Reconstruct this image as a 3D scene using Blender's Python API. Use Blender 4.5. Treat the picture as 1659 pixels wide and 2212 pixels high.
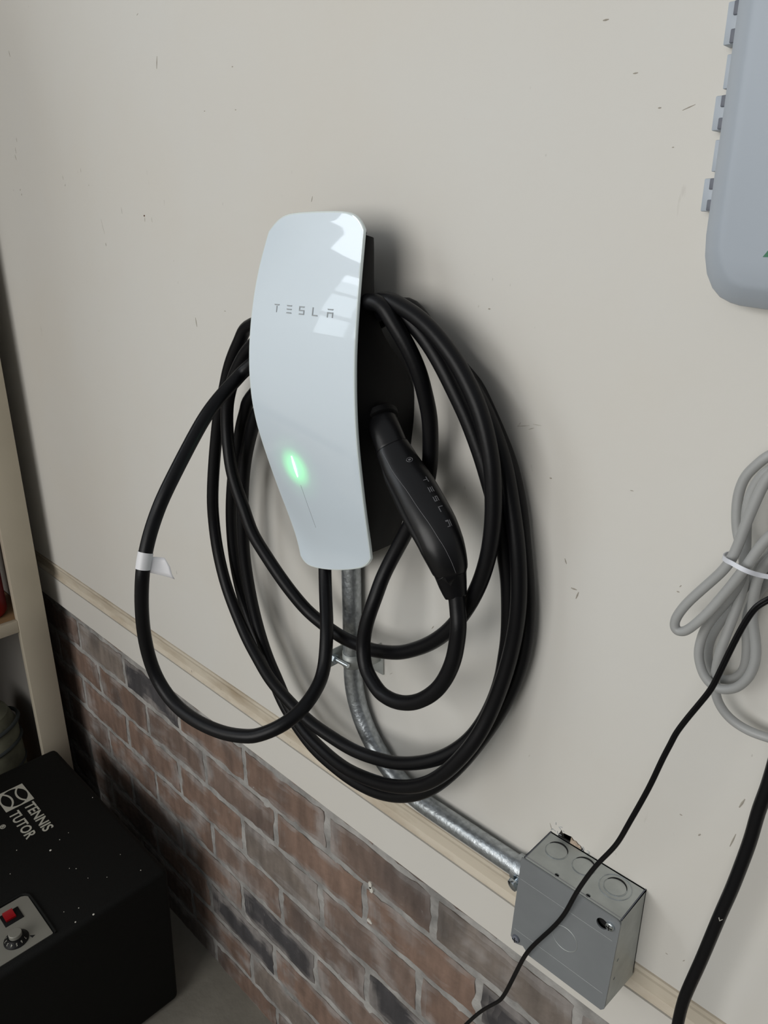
import bpy, bmesh, math, random
from mathutils import Vector, Matrix, noise
from mathutils.geometry import tessellate_polygon
random.seed(7)
for o in list(bpy.data.objects): bpy.data.objects.remove(o)
scn = bpy.context.scene
COL = scn.collection

# ------------------------------------------------------------------ camera, light, exposure
cam_d = bpy.data.cameras.new('camera'); cam = bpy.data.objects.new('camera', cam_d); COL.objects.link(cam)
FWD = Vector((-0.65771, 0.66898, -0.34625)); DOWN = Vector((0.24210, -0.24754, -0.93814)); RIGHT = Vector((0.71331, 0.70085, -0.00085))
cam.matrix_world = Matrix(((RIGHT.x, -DOWN.x, -FWD.x, 0.0), (RIGHT.y, -DOWN.y, -FWD.y, -0.55), (RIGHT.z, -DOWN.z, -FWD.z, 1.43), (0, 0, 0, 1)))
cam_d.sensor_fit = 'AUTO'; cam_d.sensor_width = 36.0; cam_d.lens = 1597.15 / 2212 * 36.0
cam_d.clip_start = 0.01
scn.camera = cam
scn.view_settings.view_transform = 'Standard'; scn.view_settings.look = 'None'
scn.view_settings.gamma = 1.0; scn.view_settings.use_curve_mapping = False
scn.view_settings.exposure = 0.0

def area(name, loc, target, sx, sy, power, color):
    d = bpy.data.lights.new(name, 'AREA'); d.shape = 'RECTANGLE'; d.size = sx; d.size_y = sy; d.energy = power; d.color = color
    o = bpy.data.objects.new(name, d); COL.objects.link(o); o.location = loc
    o.rotation_euler = (Vector(target) - Vector(loc)).to_track_quat('-Z', 'Y').to_euler()
    return o
area('garage_door_daylight', (-0.45, -3.1, 1.75), (-0.5, 0, 1.2), 2.3, 1.7, 54, (1.0, 0.985, 0.955))
area('upper_window_daylight', (-2.13, -1.78, 2.45), (-1.0, -1.78, 2.45), 1.6, 0.95, 26, (0.86, 0.93, 1.0))
area('lower_window_daylight', (-2.13, -1.90, 1.70), (-1.0, -1.90, 1.70), 1.5, 0.62, 8, (0.86, 0.95, 1.0))

wd = bpy.data.worlds.new('world'); scn.world = wd; wd.use_nodes = True
nt = wd.node_tree; bg = nt.nodes['Background']
tc = nt.nodes.new('ShaderNodeTexCoord'); sp = nt.nodes.new('ShaderNodeSeparateXYZ'); rp = nt.nodes.new('ShaderNodeValToRGB'); mr = nt.nodes.new('ShaderNodeMapRange')
nt.links.new(tc.outputs['Generated'], sp.inputs[0]); nt.links.new(sp.outputs['Z'], mr.inputs['Value'])
mr.inputs['From Min'].default_value = -1; nt.links.new(mr.outputs[0], rp.inputs[0]); nt.links.new(rp.outputs[0], bg.inputs[0])
rp.color_ramp.elements[0].position = 0.38; rp.color_ramp.elements[0].color = (0.05, 0.047, 0.042, 1)
rp.color_ramp.elements[1].position = 0.85; rp.color_ramp.elements[1].color = (0.62, 0.64, 0.66, 1)
bg.inputs[1].default_value = 0.54

# ------------------------------------------------------------------ helpers
def mat(name, color, rough=0.5, metal=0.0, coat=0.0, spec=None, bump=0.0, bscale=200.0, var=0.0, vscale=6.0, emit=None, estr=0.0):
    m = bpy.data.materials.new(name); m.use_nodes = True; n = m.node_tree.nodes; l = m.node_tree.links
    b = n['Principled BSDF']; b.inputs['Base Color'].default_value = (*color, 1); b.inputs['Roughness'].default_value = rough; b.inputs['Metallic'].default_value = metal
    b.inputs['Coat Weight'].default_value = coat
    if coat: b.inputs['Coat Roughness'].default_value = 0.03
    if spec is not None: b.inputs['Specular IOR Level'].default_value = spec
    t = n.new('ShaderNodeTexCoord')
    if var > 0:
        nz = n.new('ShaderNodeTexNoise'); nz.inputs['Scale'].default_value = vscale; nz.inputs['Detail'].default_value = 6
        l.new(t.outputs['Object'], nz.inputs['Vector'])
        r = n.new('ShaderNodeValToRGB'); r.color_ramp.elements[0].position = 0.3; r.color_ramp.elements[1].position = 0.7
        r.color_ramp.elements[0].color = (*[c * (1 - var) for c in color], 1); r.color_ramp.elements[1].color = (*[min(1, c * (1 + var)) for c in color], 1)
        l.new(nz.outputs[0], r.inputs[0]); l.new(r.outputs[0], b.inputs['Base Color'])
    if bump > 0:
        nb = n.new('ShaderNodeTexNoise'); nb.inputs['Scale'].default_value = bscale; nb.inputs['Detail'].default_value = 4
        l.new(t.outputs['Object'], nb.inputs['Vector'])
        bp = n.new('ShaderNodeBump'); bp.inputs['Strength'].default_value = bump; bp.inputs['Distance'].default_value = 0.002
        l.new(nb.outputs[0], bp.inputs['Height']); l.new(bp.outputs[0], b.inputs['Normal'])
    if emit: b.inputs['Emission Color'].default_value = (*emit, 1); b.inputs['Emission Strength'].default_value = estr
    return m

def wall_mat(name, color, specks=True, stain=(0.62, 0.53, 0.40), stain_amt=0.05, dirt=None):
    m = mat(name, color, rough=0.55, spec=0.35); n = m.node_tree.nodes; l = m.node_tree.links; b = n['Principled BSDF']
    t = n['Texture Coordinate']
    def nz(scale, detail, sc=(1, 1, 1), rough=0.6):
        mp = n.new('ShaderNodeMapping'); mp.inputs['Scale'].default_value = sc; l.new(t.outputs['Object'], mp.inputs[0])
        x = n.new('ShaderNodeTexNoise'); x.inputs['Scale'].default_value = scale; x.inputs['Detail'].default_value = detail; x.inputs['Roughness'].default_value = rough
        l.new(mp.outputs[0], x.inputs['Vector']); return x
    def ramp(x, a, c):
        r = n.new('ShaderNodeMapRange'); r.inputs['From Min'].default_value = a; r.inputs['From Max'].default_value = c; l.new(x.outputs[0], r.inputs['Value']); return r
    def mix(prev, fac, col):
        x = n.new('ShaderNodeMix'); x.data_type = 'RGBA'; l.new(fac, x.inputs['Factor'])
        if isinstance(prev, tuple): x.inputs['A'].default_value = (*prev, 1)
        else: l.new(prev, x.inputs['A'])
        x.inputs['B'].default_value = (*col, 1); return x.outputs['Result']
    def mul(a, k):
        x = n.new('ShaderNodeMath'); x.operation = 'MULTIPLY'; l.new(a, x.inputs[0])
        if isinstance(k, float): x.inputs[1].default_value = k
        else: l.new(k, x.inputs[1])
        return x.outputs[0]
    c = mix(color, mul(ramp(nz(2.5, 4), 0.42, 0.75).outputs[0], stain_amt * 4), stain)
    if dirt:
        c = mix(c, mul(ramp(nz(22, 8, (0.3, 1, 1)), 0.45, 0.72).outputs[0], 0.8), dirt)
    if specks:
        s1 = mul(ramp(nz(120, 2, (1, 1, 0.45)), 0.70, 0.76).outputs[0], ramp(nz(7, 3), 0.55, 0.62).outputs[0])
        c = mix(c, mul(s1, 0.55), (0.16, 0.13, 0.10))
        s2 = mul(ramp(nz(60, 3, (1.6, 1, 0.35)), 0.69, 0.75).outputs[0], ramp(nz(5, 3), 0.54, 0.64).outputs[0])
        c = mix(c, mul(s2, 0.35), (0.30, 0.27, 0.23))
    l.new(c, b.inputs['Base Color'])
    bp = n.new('ShaderNodeBump'); bp.inputs['Strength'].default_value = 0.15; bp.inputs['Distance'].default_value = 0.002
    l.new(nz(35, 5).outputs[0], bp.inputs['Height']); l.new(bp.outputs[0], b.inputs['Normal'])
    return m

def link(name, me, m, parent=None, smooth=True):
    o = bpy.data.objects.new(name, me); COL.objects.link(o)
    if m is not None: me.materials.append(m)
    if smooth:
        me.polygons.foreach_set('use_smooth', [True] * len(me.polygons))
        try: me.set_sharp_from_angle(angle=math.radians(38))
        except Exception: pass
    if parent is not None:
        o.parent = parent; o.matrix_parent_inverse = Matrix.Translation(-parent.location) if parent.type == 'EMPTY' else Matrix()
    return o

def build(name, bm, m, parent=None, smooth=True):
    bmesh.ops.recalc_face_normals(bm, faces=bm.faces)
    me = bpy.data.meshes.new(name); bm.to_mesh(me); bm.free()
    return link(name, me, m, parent, smooth)

def thing(name, label, cat, loc=(0, 0, 0), group=None):
    o = bpy.data.objects.new(name, None); COL.objects.link(o); o.location = loc; o.empty_display_size = 0.02
    o['label'] = label; o['category'] = cat
    if group: o['group'] = group
    return o
def tag(o, label, cat, group=None):
    o['label'] = label; o['category'] = cat
    if group: o['group'] = group
    return o
def struct(o, label=None):
    o['kind'] = 'structure'
    if label: o['label'] = label
    return o

def box(bm, x0, x1, y0, y1, z0, z1, bev=0.0, seg=2):
    r = bmesh.ops.create_cube(bm, size=1.0); vs = r['verts']
    for v in vs: v.co = Vector(((x0 + x1) / 2 + v.co.x * (x1 - x0), (y0 + y1) / 2 + v.co.y * (y1 - y0), (z0 + z1) / 2 + v.co.z * (z1 - z0)))
    if bev:
        es = set(e for v in vs for e in v.link_edges)
        bmesh.ops.bevel(bm, geom=list(es), offset=bev, segments=seg, affect='EDGES', profile=0.5)
    return bm
def bx(name, m, x0, x1, y0, y1, z0, z1, parent=None, bev=0.0, seg=2):
    return build(name, box(bmesh.new(), x0, x1, y0, y1, z0, z1, bev, seg), m, parent)

def cyl(bm, a, b, r0, r1=None, n=24, caps=True):
    a = Vector(a); b = Vector(b); r1 = r0 if r1 is None else r1
    q = (b - a).to_track_quat('Z', 'Y').to_matrix()
    ra = [bm.verts.new(a + q @ Vector((math.cos(2 * math.pi * i / n) * r0, math.sin(2 * math.pi * i / n) * r0, 0))) for i in range(n)]
    rb = [bm.verts.new(b + q @ Vector((math.cos(2 * math.pi * i / n) * r1, math.sin(2 * math.pi * i / n) * r1, 0))) for i in range(n)]
    for i in range(n): bm.faces.new((ra[i], ra[(i + 1) % n], rb[(i + 1) % n], rb[i]))
    if caps: bm.faces.new(ra[::-1]); bm.faces.new(rb)
    return bm

def lathe(bm, base, axis, prof, n=28):
    base = Vector(base); q = Vector(axis).to_track_quat('Z', 'Y').to_matrix(); rings = []
    for r, h in prof:
        rings.append([bm.verts.new(base + q @ Vector((math.cos(2 * math.pi * i / n) * max(r, 1e-5), math.sin(2 * math.pi * i / n) * max(r, 1e-5), h))) for i in range(n)])
    for a, b in zip(rings, rings[1:]):
        for i in range(n): bm.faces.new((a[i], a[(i + 1) % n], b[(i + 1) % n], b[i]))
    bm.faces.new(rings[0][::-1]); bm.faces.new(rings[-1])
    return bm

def smooth_path(pts, sub=6, relax=4, closed=False):
    P = [Vector(p[:3]) for p in pts]; out = []
    N = len(P)
    for i in range(N if closed else N - 1):
        if closed: p0, p1, p2, p3 = P[i - 1], P[i], P[(i + 1) % N], P[(i + 2) % N]
        else: p0, p1, p2, p3 = P[max(i - 1, 0)], P[i], P[i + 1], P[min(i + 2, N - 1)]
        for k in range(sub):
            t = k / sub
            out.append(0.5 * ((2 * p1) + (p2 - p0) * t + (2 * p0 - 5 * p1 + 4 * p2 - p3) * t * t + (3 * p1 - p0 - 3 * p2 + p3) * t ** 3))
    if not closed: out.append(P[-1])
    for _ in range(relax):
        Q = list(out)
        for i in range(1, len(out) - 1): Q[i] = out[i] * 0.5 + (out[i - 1] + out[i + 1]) * 0.25
        out = Q
    return out

def tube(pts, r, n=16, caps=True, asp=1.0, up=None, closed=False, prof=None):
    """sweep a round (or oval, or custom) section along a dense path"""
    bm = bmesh.new(); N = len(pts); rings = []; prev = None
    for i, p in enumerate(pts):
        if closed: t = (pts[(i + 1) % N] - pts[i - 1])
        else: t = pts[min(i + 1, N - 1)] - pts[max(i - 1, 0)]
        t.normalize()
        if up is not None: u = (Vector(up) - t * Vector(up).dot(t)).normalized()
        elif prev is None:
            u = (Vector((0, -1, 0.01)) - t * Vector((0, -1, 0.01)).dot(t)).normalized()
        else: u = (prev - t * prev.dot(t)).normalized()
        prev = u; v = t.cross(u); rr = r[i] if isinstance(r, list) else r
        if prof: rings.append([bm.verts.new(p + u * a + v * b) for a, b in prof])
        else: rings.append([bm.verts.new(p + u * math.cos(2 * math.pi * k / n) * rr + v * math.sin(2 * math.pi * k / n) * rr * asp) for k in range(n)])
    n = len(rings[0])
    for j in range(N if closed else N - 1):
        a, b = rings[j], rings[(j + 1) % N]
        for k in range(n): bm.faces.new((a[k], a[(k + 1) % n], b[(k + 1) % n], b[k]))
    if caps and not closed: bm.faces.new(rings[0][::-1]); bm.faces.new(rings[-1])
    return bm

def text_mesh(name, s, size, m, fn, parent, sx=1.0, extrude=0.0004, align='LEFT', offset=0.0):
    cu = bpy.data.curves.new(name, 'FONT'); cu.body = s; cu.size = size; cu.extrude = extrude; cu.align_x = align; cu.offset = offset; cu.resolution_u = 3
    t = bpy.data.objects.new('tmp', cu); COL.objects.link(t); bpy.context.view_layer.update()
    me = bpy.data.meshes.new_from_object(t.evaluated_get(bpy.context.evaluated_depsgraph_get())); bpy.data.objects.remove(t)
    for v in me.vertices: v.co = fn(v.co.x * sx, v.co.y, v.co.z)
    me.name = name; me.materials.clear()
    return link(name, me, m, parent, smooth=False)

def prism(bm, poly, fn, h0, h1):
    """extrude a flat 2D polygon; fn(a, b, h) gives the 3D point"""
    lo = [bm.verts.new(fn(a, b, h0)) for a, b in poly]; hi = [bm.verts.new(fn(a, b, h1)) for a, b in poly]
    n = len(poly)
    for i in range(n): bm.faces.new((lo[i], lo[(i + 1) % n], hi[(i + 1) % n], hi[i]))
    for tri in tessellate_polygon([[Vector((a, b, 0)) for a, b in poly]]):
        bm.faces.new([hi[i] for i in tri]); bm.faces.new([lo[i] for i in tri][::-1])
    return bm

# wordmark of five letters drawn as strokes in a unit cell (width 1, height 1)
GLYPH = {
 'T': [[(0, 1), (1, 1), (.88, .86), (.12, .86)], [(.43, .78), (.57, .78), (.55, 0), (.45, 0)]],
 'E': [[(0, 1), (1, 1), (.9, .86), (.1, .86)], [(0.02, .57), (.98, .57), (.9, .43), (.1, .43)], [(.1, .14), (.9, .14), (1, 0), (0, 0)]],
 'S': [[(.02, 1), (1, 1), (.9, .86), (.16, .86), (.16, .57), (.98, .57), (.98, 0), (0, 0), (.1, .14), (.84, .14), (.84, .43), (.02, .43)]],
 'L': [[(0, 1), (.15, 1), (.15, .14), (.9, .14), (1, 0), (0, 0)]],
 'A': [[(0, 1), (1, 1), (.9, .86), (.1, .86)], [(0, .62), (1, .62), (1, 0), (.86, 0), (.86, .46), (.14, .46), (.14, 0), (0, 0)]],
}
def densify(poly, step):
    out = []
    for i, p in enumerate(poly):
        q = poly[(i + 1) % len(poly)]; d = math.hypot(q[0] - p[0], q[1] - p[1]); k = max(1, int(d / step))
        for j in range(k): out.append((p[0] + (q[0] - p[0]) * j / k, p[1] + (q[1] - p[1]) * j / k))
    return out
def interp(x, X, Y):
    if x <= X[0]: return Y[0]
    for i in range(len(X) - 1):
        if x <= X[i + 1]:
            t = (x - X[i]) / (X[i + 1] - X[i])
            return Y[i] + (Y[i + 1] - Y[i]) * t
    return Y[-1]
def sinterp(x, X, Y, e=0.008):
    return sum(interp(x + e * k, X, Y) for k in (-2, -1, 0, 1, 2)) / 5

# ------------------------------------------------------------------ measured centre lines (metres)
CABLE=[(-0.6092,-0.0300,1.0721),(-0.6048,-0.0340,1.0623),(-0.5909,-0.0460,1.0387),(-0.5705,-0.0630,1.0174),(-0.5594,-0.0750,0.9939),(-0.5527,-0.0850,0.9753),(-0.5457,-0.1000,0.9638),(-0.5395,-0.1250,0.9528),(-0.5439,-0.1500,0.9409),(-0.5628,-0.1700,0.9277),(-0.5790,-0.1800,0.9233),(-0.6053,-0.1900,0.9195),(-0.6426,-0.2000,0.9214),(-0.6811,-0.2034,0.9272),(-0.7067,-0.2068,0.9474),(-0.7158,-0.2100,0.9769),(-0.7155,-0.2125,1.0126),(-0.7065,-0.2150,1.0506),(-0.6981,-0.2150,1.0826),(-0.6987,-0.2100,1.1028),(-0.7009,-0.2000,1.1271),(-0.7040,-0.1851,1.1526),(-0.7017,-0.1700,1.1787),(-0.7061,-0.1300,1.2268),(-0.7050,-0.1100,1.2507),(-0.7044,-0.0900,1.2681),(-0.6998,-0.0750,1.2820),(-0.6951,-0.0600,1.2956),(-0.6150,-0.0500,1.3440),(-0.5750,-0.0500,1.3540),(-0.5350,-0.0500,1.3520),(-0.4947,-0.0200,1.3743),(-0.4727,-0.0160,1.3573),(-0.4494,-0.0140,1.3379),(-0.4338,-0.0120,1.3219),(-0.4255,-0.0120,1.3148),(-0.4120,-0.0120,1.3042),(-0.4010,-0.0120,1.2893),(-0.3844,-0.0120,1.2642),(-0.3682,-0.0120,1.2359),(-0.3558,-0.0120,1.1989),(-0.3495,-0.0126,1.1680),(-0.3431,-0.0132,1.1363),(-0.3383,-0.0138,1.1035),(-0.3376,-0.0144,1.0683),(-0.3433,-0.0150,1.0311),(-0.3542,-0.0200,0.9920),(-0.3711,-0.0280,0.9502),(-0.3926,-0.0360,0.9072),(-0.4166,-0.0450,0.8719),(-0.4384,-0.0500,0.8504),(-0.4673,-0.0520,0.8305),(-0.5027,-0.0520,0.8148),(-0.5455,-0.0500,0.8054),(-0.5849,-0.0480,0.8045),(-0.6243,-0.0450,0.8068),(-0.6613,-0.0420,0.8200),(-0.6910,-0.0400,0.8387),(-0.7157,-0.0360,0.8605),(-0.7356,-0.0340,0.8883),(-0.7557,-0.0330,0.9131),(-0.7749,-0.0323,0.9451),(-0.7881,-0.0316,0.9759),(-0.7982,-0.0308,1.0158),(-0.8007,-0.0300,1.0574),(-0.7967,-0.0308,1.0920),(-0.7887,-0.0316,1.1263),(-0.7782,-0.0325,1.1601),(-0.7674,-0.0330,1.1836),(-0.7547,-0.0338,1.2146),(-0.7419,-0.0344,1.2359),(-0.7256,-0.0350,1.2575),(-0.6150,-0.0220,1.3410),(-0.5750,-0.0220,1.3510),(-0.5350,-0.0220,1.3490),(-0.4802,-0.0380,1.3728),(-0.4633,-0.0330,1.3580),(-0.4431,-0.0300,1.3412),(-0.4224,-0.0280,1.3225),(-0.4086,-0.0280,1.3105),(-0.3915,-0.0280,1.2921),(-0.3766,-0.0280,1.2685),(-0.3631,-0.0280,1.2404),(-0.3530,-0.0280,1.2038),(-0.3455,-0.0285,1.1739),(-0.3405,-0.0290,1.1425),(-0.3383,-0.0295,1.1094),(-0.3409,-0.0300,1.0735),(-0.3459,-0.0340,1.0361),(-0.3549,-0.0400,0.9947),(-0.3644,-0.0500,0.9618),(-0.3802,-0.0580,0.9311),(-0.3982,-0.0620,0.9051),(-0.4195,-0.0640,0.8829),(-0.4441,-0.0660,0.8661),(-0.4751,-0.0660,0.8508),(-0.5129,-0.0640,0.8380),(-0.5498,-0.0620,0.8301),(-0.5919,-0.0580,0.8293),(-0.6330,-0.0550,0.8372),(-0.6702,-0.0500,0.8560),(-0.6942,-0.0460,0.8787),(-0.7159,-0.0440,0.9025),(-0.7358,-0.0420,0.9375),(-0.7492,-0.0408,0.9753),(-0.7581,-0.0396,1.0143),(-0.7622,-0.0386,1.0462),(-0.7620,-0.0374,1.0865),(-0.7591,-0.0362,1.1264),(-0.7513,-0.0350,1.1662),(-0.7384,-0.0350,1.1983),(-0.7253,-0.0350,1.2237),(-0.7082,-0.0350,1.2477),(-0.6150,-0.0360,1.3480),(-0.5750,-0.0360,1.3580),(-0.5350,-0.0360,1.3560),(-0.4793,-0.0500,1.3728),(-0.4685,-0.0480,1.3662),(-0.4547,-0.0450,1.3552),(-0.4401,-0.0430,1.3407),(-0.4259,-0.0420,1.3233),(-0.4128,-0.0400,1.3029),(-0.4009,-0.0380,1.2833),(-0.3907,-0.0366,1.2635),(-0.3820,-0.0353,1.2443),(-0.3743,-0.0340,1.2238),(-0.3673,-0.0311,1.2010),(-0.3621,-0.0286,1.1801),(-0.3588,-0.0258,1.1546),(-0.3554,-0.0234,1.1334),(-0.3545,-0.0200,1.0998),(-0.3540,-0.0192,1.0697),(-0.3567,-0.0185,1.0433),(-0.3593,-0.0180,1.0221),(-0.3651,-0.0200,0.9939),(-0.3755,-0.0240,0.9628),(-0.3897,-0.0300,0.9353),(-0.4096,-0.0380,0.9117),(-0.4340,-0.0450,0.8931),(-0.4668,-0.0500,0.8752),(-0.5024,-0.0520,0.8632),(-0.5380,-0.0560,0.8578),(-0.5723,-0.0600,0.8609),(-0.6070,-0.0650,0.8677),(-0.6420,-0.0680,0.8816),(-0.6799,-0.0680,0.8963),(-0.7090,-0.0650,0.9147),(-0.7348,-0.0620,0.9320),(-0.7653,-0.0580,0.9637),(-0.7884,-0.0550,0.9958),(-0.8052,-0.0520,1.0375),(-0.8114,-0.0500,1.0768),(-0.8096,-0.0500,1.1100),(-0.8038,-0.0480,1.1504),(-0.7958,-0.0460,1.1899),(-0.7851,-0.0450,1.2274),(-0.7698,-0.0450,1.2565),(-0.7588,-0.0450,1.2807),(-0.7451,-0.0450,1.3018),(-0.7274,-0.0450,1.3226),(-0.7084,-0.0450,1.3402),(-0.6150,-0.0520,1.3580),(-0.5750,-0.0520,1.3680),(-0.5350,-0.0520,1.3660),(-0.4867,-0.0550,1.3792),(-0.4655,-0.0540,1.3735),(-0.4477,-0.0530,1.3661),(-0.4299,-0.0520,1.3549),(-0.4141,-0.0510,1.3411),(-0.4018,-0.0500,1.3279),(-0.3902,-0.0500,1.3131),(-0.3797,-0.0500,1.2972),(-0.3716,-0.0500,1.2802),(-0.3652,-0.0500,1.2617),(-0.3613,-0.0500,1.2456),(-0.3593,-0.0500,1.2310),(-0.3574,-0.0500,1.2084),(-0.3574,-0.0504,1.1876),(-0.3594,-0.0508,1.1658),(-0.3648,-0.0513,1.1419),(-0.3729,-0.0516,1.1200),(-0.3834,-0.0520,1.0988),(-0.3989,-0.0520,1.0748),(-0.4228,-0.0500,1.0494),(-0.4476,-0.0490,1.0303),(-0.4740,-0.0481,1.0144),(-0.5055,-0.0470,1.0033),(-0.5171,-0.0460,1.0000),(-0.5380,-0.0457,0.9977),(-0.5591,-0.0453,0.9958),(-0.5806,-0.0450,0.9972),(-0.5995,-0.0474,1.0032),(-0.6186,-0.0500,1.0109),(-0.6347,-0.0550,1.0253),(-0.6566,-0.0600,1.0467),(-0.6832,-0.0640,1.0745),(-0.7018,-0.0660,1.0953),(-0.7151,-0.0660,1.1220),(-0.7284,-0.0650,1.1436),(-0.7390,-0.0640,1.1676),(-0.7480,-0.0600,1.2013),(-0.7493,-0.0580,1.2294),(-0.7455,-0.0566,1.2522),(-0.7332,-0.0550,1.2783),(-0.7149,-0.0550,1.3002),(-0.6925,-0.0550,1.3194),(-0.6150,-0.0600,1.3610),(-0.5750,-0.0600,1.3710),(-0.5350,-0.0600,1.3690),(-0.4883,-0.0620,1.3786),(-0.4719,-0.0600,1.3619),(-0.4588,-0.0550,1.3421),(-0.4497,-0.0480,1.3184),(-0.4465,-0.0420,1.2956),(-0.4455,-0.0360,1.2739),(-0.4471,-0.0320,1.2479),(-0.4493,-0.0300,1.2227),(-0.4541,-0.0300,1.1998),(-0.4653,-0.0320,1.1713),(-0.4771,-0.0360,1.1440),(-0.4870,-0.0420,1.1202),(-0.4937,-0.0500,1.0978),(-0.4938,-0.0600,1.0793),(-0.4968,-0.0660,1.0614),(-0.5000,-0.0700,1.0424),(-0.5003,-0.0730,1.0224),(-0.4946,-0.0770,1.0077),(-0.4860,-0.0800,0.9977),(-0.4703,-0.0840,0.9906),(-0.4598,-0.0850,0.9870),(-0.4442,-0.0860,0.9877),(-0.4270,-0.0860,0.9927),(-0.4099,-0.0850,1.0026),(-0.3933,-0.0830,1.0186),(-0.3824,-0.0800,1.0362),(-0.3740,-0.0780,1.0597),(-0.3719,-0.0760,1.0800),(-0.3714,-0.0750,1.0972),(-0.3752,-0.0720,1.1094),(-0.3790,-0.0700,1.1224),(-0.3836,-0.0690,1.1336)]
GREY=[(-0.0869,-0.0200,1.0836),(-0.1056,-0.0180,1.0800),(-0.1190,-0.0160,1.0769),(-0.1309,-0.0169,1.0764),(-0.1429,-0.0178,1.0791),(-0.1523,-0.0186,1.0854),(-0.1589,-0.0193,1.0949),(-0.1616,-0.0200,1.1070),(-0.1611,-0.0249,1.1244),(-0.1588,-0.0300,1.1420),(-0.1566,-0.0282,1.1602),(-0.1543,-0.0264,1.1775),(-0.1531,-0.0247,1.1942),(-0.1541,-0.0235,1.2056),(-0.1580,-0.0220,1.2184),(-0.1641,-0.0200,1.2300),(-0.1668,-0.0200,1.2407),(-0.1683,-0.0200,1.2517),(-0.1684,-0.0200,1.2624),(-0.1661,-0.0200,1.2739),(-0.1603,-0.0200,1.2832),(-0.1540,-0.0200,1.2911),(-0.1431,-0.0200,1.2981),(-0.1290,-0.0240,1.2969),(-0.1275,-0.0300,1.2906),(-0.1387,-0.0300,1.2908),(-0.1493,-0.0300,1.2834),(-0.1536,-0.0297,1.2775),(-0.1571,-0.0294,1.2673),(-0.1585,-0.0290,1.2564),(-0.1575,-0.0286,1.2435),(-0.1552,-0.0280,1.2264),(-0.1539,-0.0280,1.2089),(-0.1560,-0.0280,1.1936),(-0.1612,-0.0280,1.1806),(-0.1672,-0.0280,1.1684),(-0.1731,-0.0280,1.1534),(-0.1750,-0.0280,1.1382),(-0.1740,-0.0280,1.1276),(-0.1695,-0.0280,1.1169),(-0.1635,-0.0280,1.1108),(-0.1568,-0.0280,1.1086),(-0.1502,-0.0281,1.1106),(-0.1430,-0.0282,1.1162),(-0.1370,-0.0284,1.1274),(-0.1348,-0.0285,1.1397),(-0.1355,-0.0287,1.1513),(-0.1386,-0.0289,1.1639),(-0.1422,-0.0290,1.1763),(-0.1436,-0.0292,1.1891),(-0.1435,-0.0294,1.2023),(-0.1418,-0.0295,1.2126),(-0.1388,-0.0297,1.2207),(-0.1270,-0.0300,1.2404),(-0.1164,-0.0360,1.2694),(-0.1215,-0.0450,1.2891),(-0.1335,-0.0480,1.2933),(-0.1406,-0.0480,1.2893),(-0.1446,-0.0478,1.2819),(-0.1475,-0.0475,1.2715),(-0.1504,-0.0471,1.2578),(-0.1526,-0.0468,1.2465),(-0.1543,-0.0465,1.2352),(-0.1575,-0.0461,1.2215),(-0.1625,-0.0458,1.2102),(-0.1709,-0.0454,1.1970),(-0.1811,-0.0450,1.1811),(-0.1862,-0.0450,1.1713),(-0.1896,-0.0450,1.1618),(-0.1891,-0.0450,1.1553),(-0.1855,-0.0450,1.1532),(-0.1802,-0.0452,1.1562),(-0.1732,-0.0457,1.1660),(-0.1662,-0.0462,1.1778),(-0.1597,-0.0468,1.1910),(-0.1543,-0.0473,1.2023),(-0.1501,-0.0477,1.2121),(-0.1453,-0.0482,1.2232),(-0.1410,-0.0487,1.2346),(-0.1363,-0.0492,1.2444),(-0.1268,-0.0500,1.2583),(-0.1172,-0.0400,1.2575),(-0.1230,-0.0200,1.2335),(-0.1339,-0.0120,1.2137),(-0.1435,-0.0113,1.1950),(-0.1500,-0.0105,1.1743),(-0.1503,-0.0100,1.1585),(-0.1482,-0.0101,1.1489),(-0.1460,-0.0102,1.1355),(-0.1457,-0.0104,1.1226),(-0.1497,-0.0105,1.1134),(-0.1571,-0.0105,1.1077),(-0.1646,-0.0106,1.1068),(-0.1709,-0.0107,1.1137),(-0.1737,-0.0108,1.1243),(-0.1738,-0.0109,1.1359),(-0.1700,-0.0111,1.1509),(-0.1630,-0.0113,1.1687),(-0.1569,-0.0114,1.1856),(-0.1486,-0.0117,1.2071),(-0.1346,-0.0120,1.2347),(-0.1207,-0.0120,1.2556)]
TIE=[(-0.1652,-0.0400,1.2193),(-0.1591,-0.0520,1.2222),(-0.1537,-0.0570,1.2234),(-0.1470,-0.0580,1.2220),(-0.1414,-0.0560,1.2201),(-0.1371,-0.0500,1.2175),(-0.1317,-0.0460,1.2165),(-0.1255,-0.0400,1.2165),(-0.1266,-0.0200,1.2123),(-0.1379,-0.0060,1.2076),(-0.1513,-0.0040,1.2075),(-0.1647,-0.0040,1.2089),(-0.1705,-0.0120,1.2115)]
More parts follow.
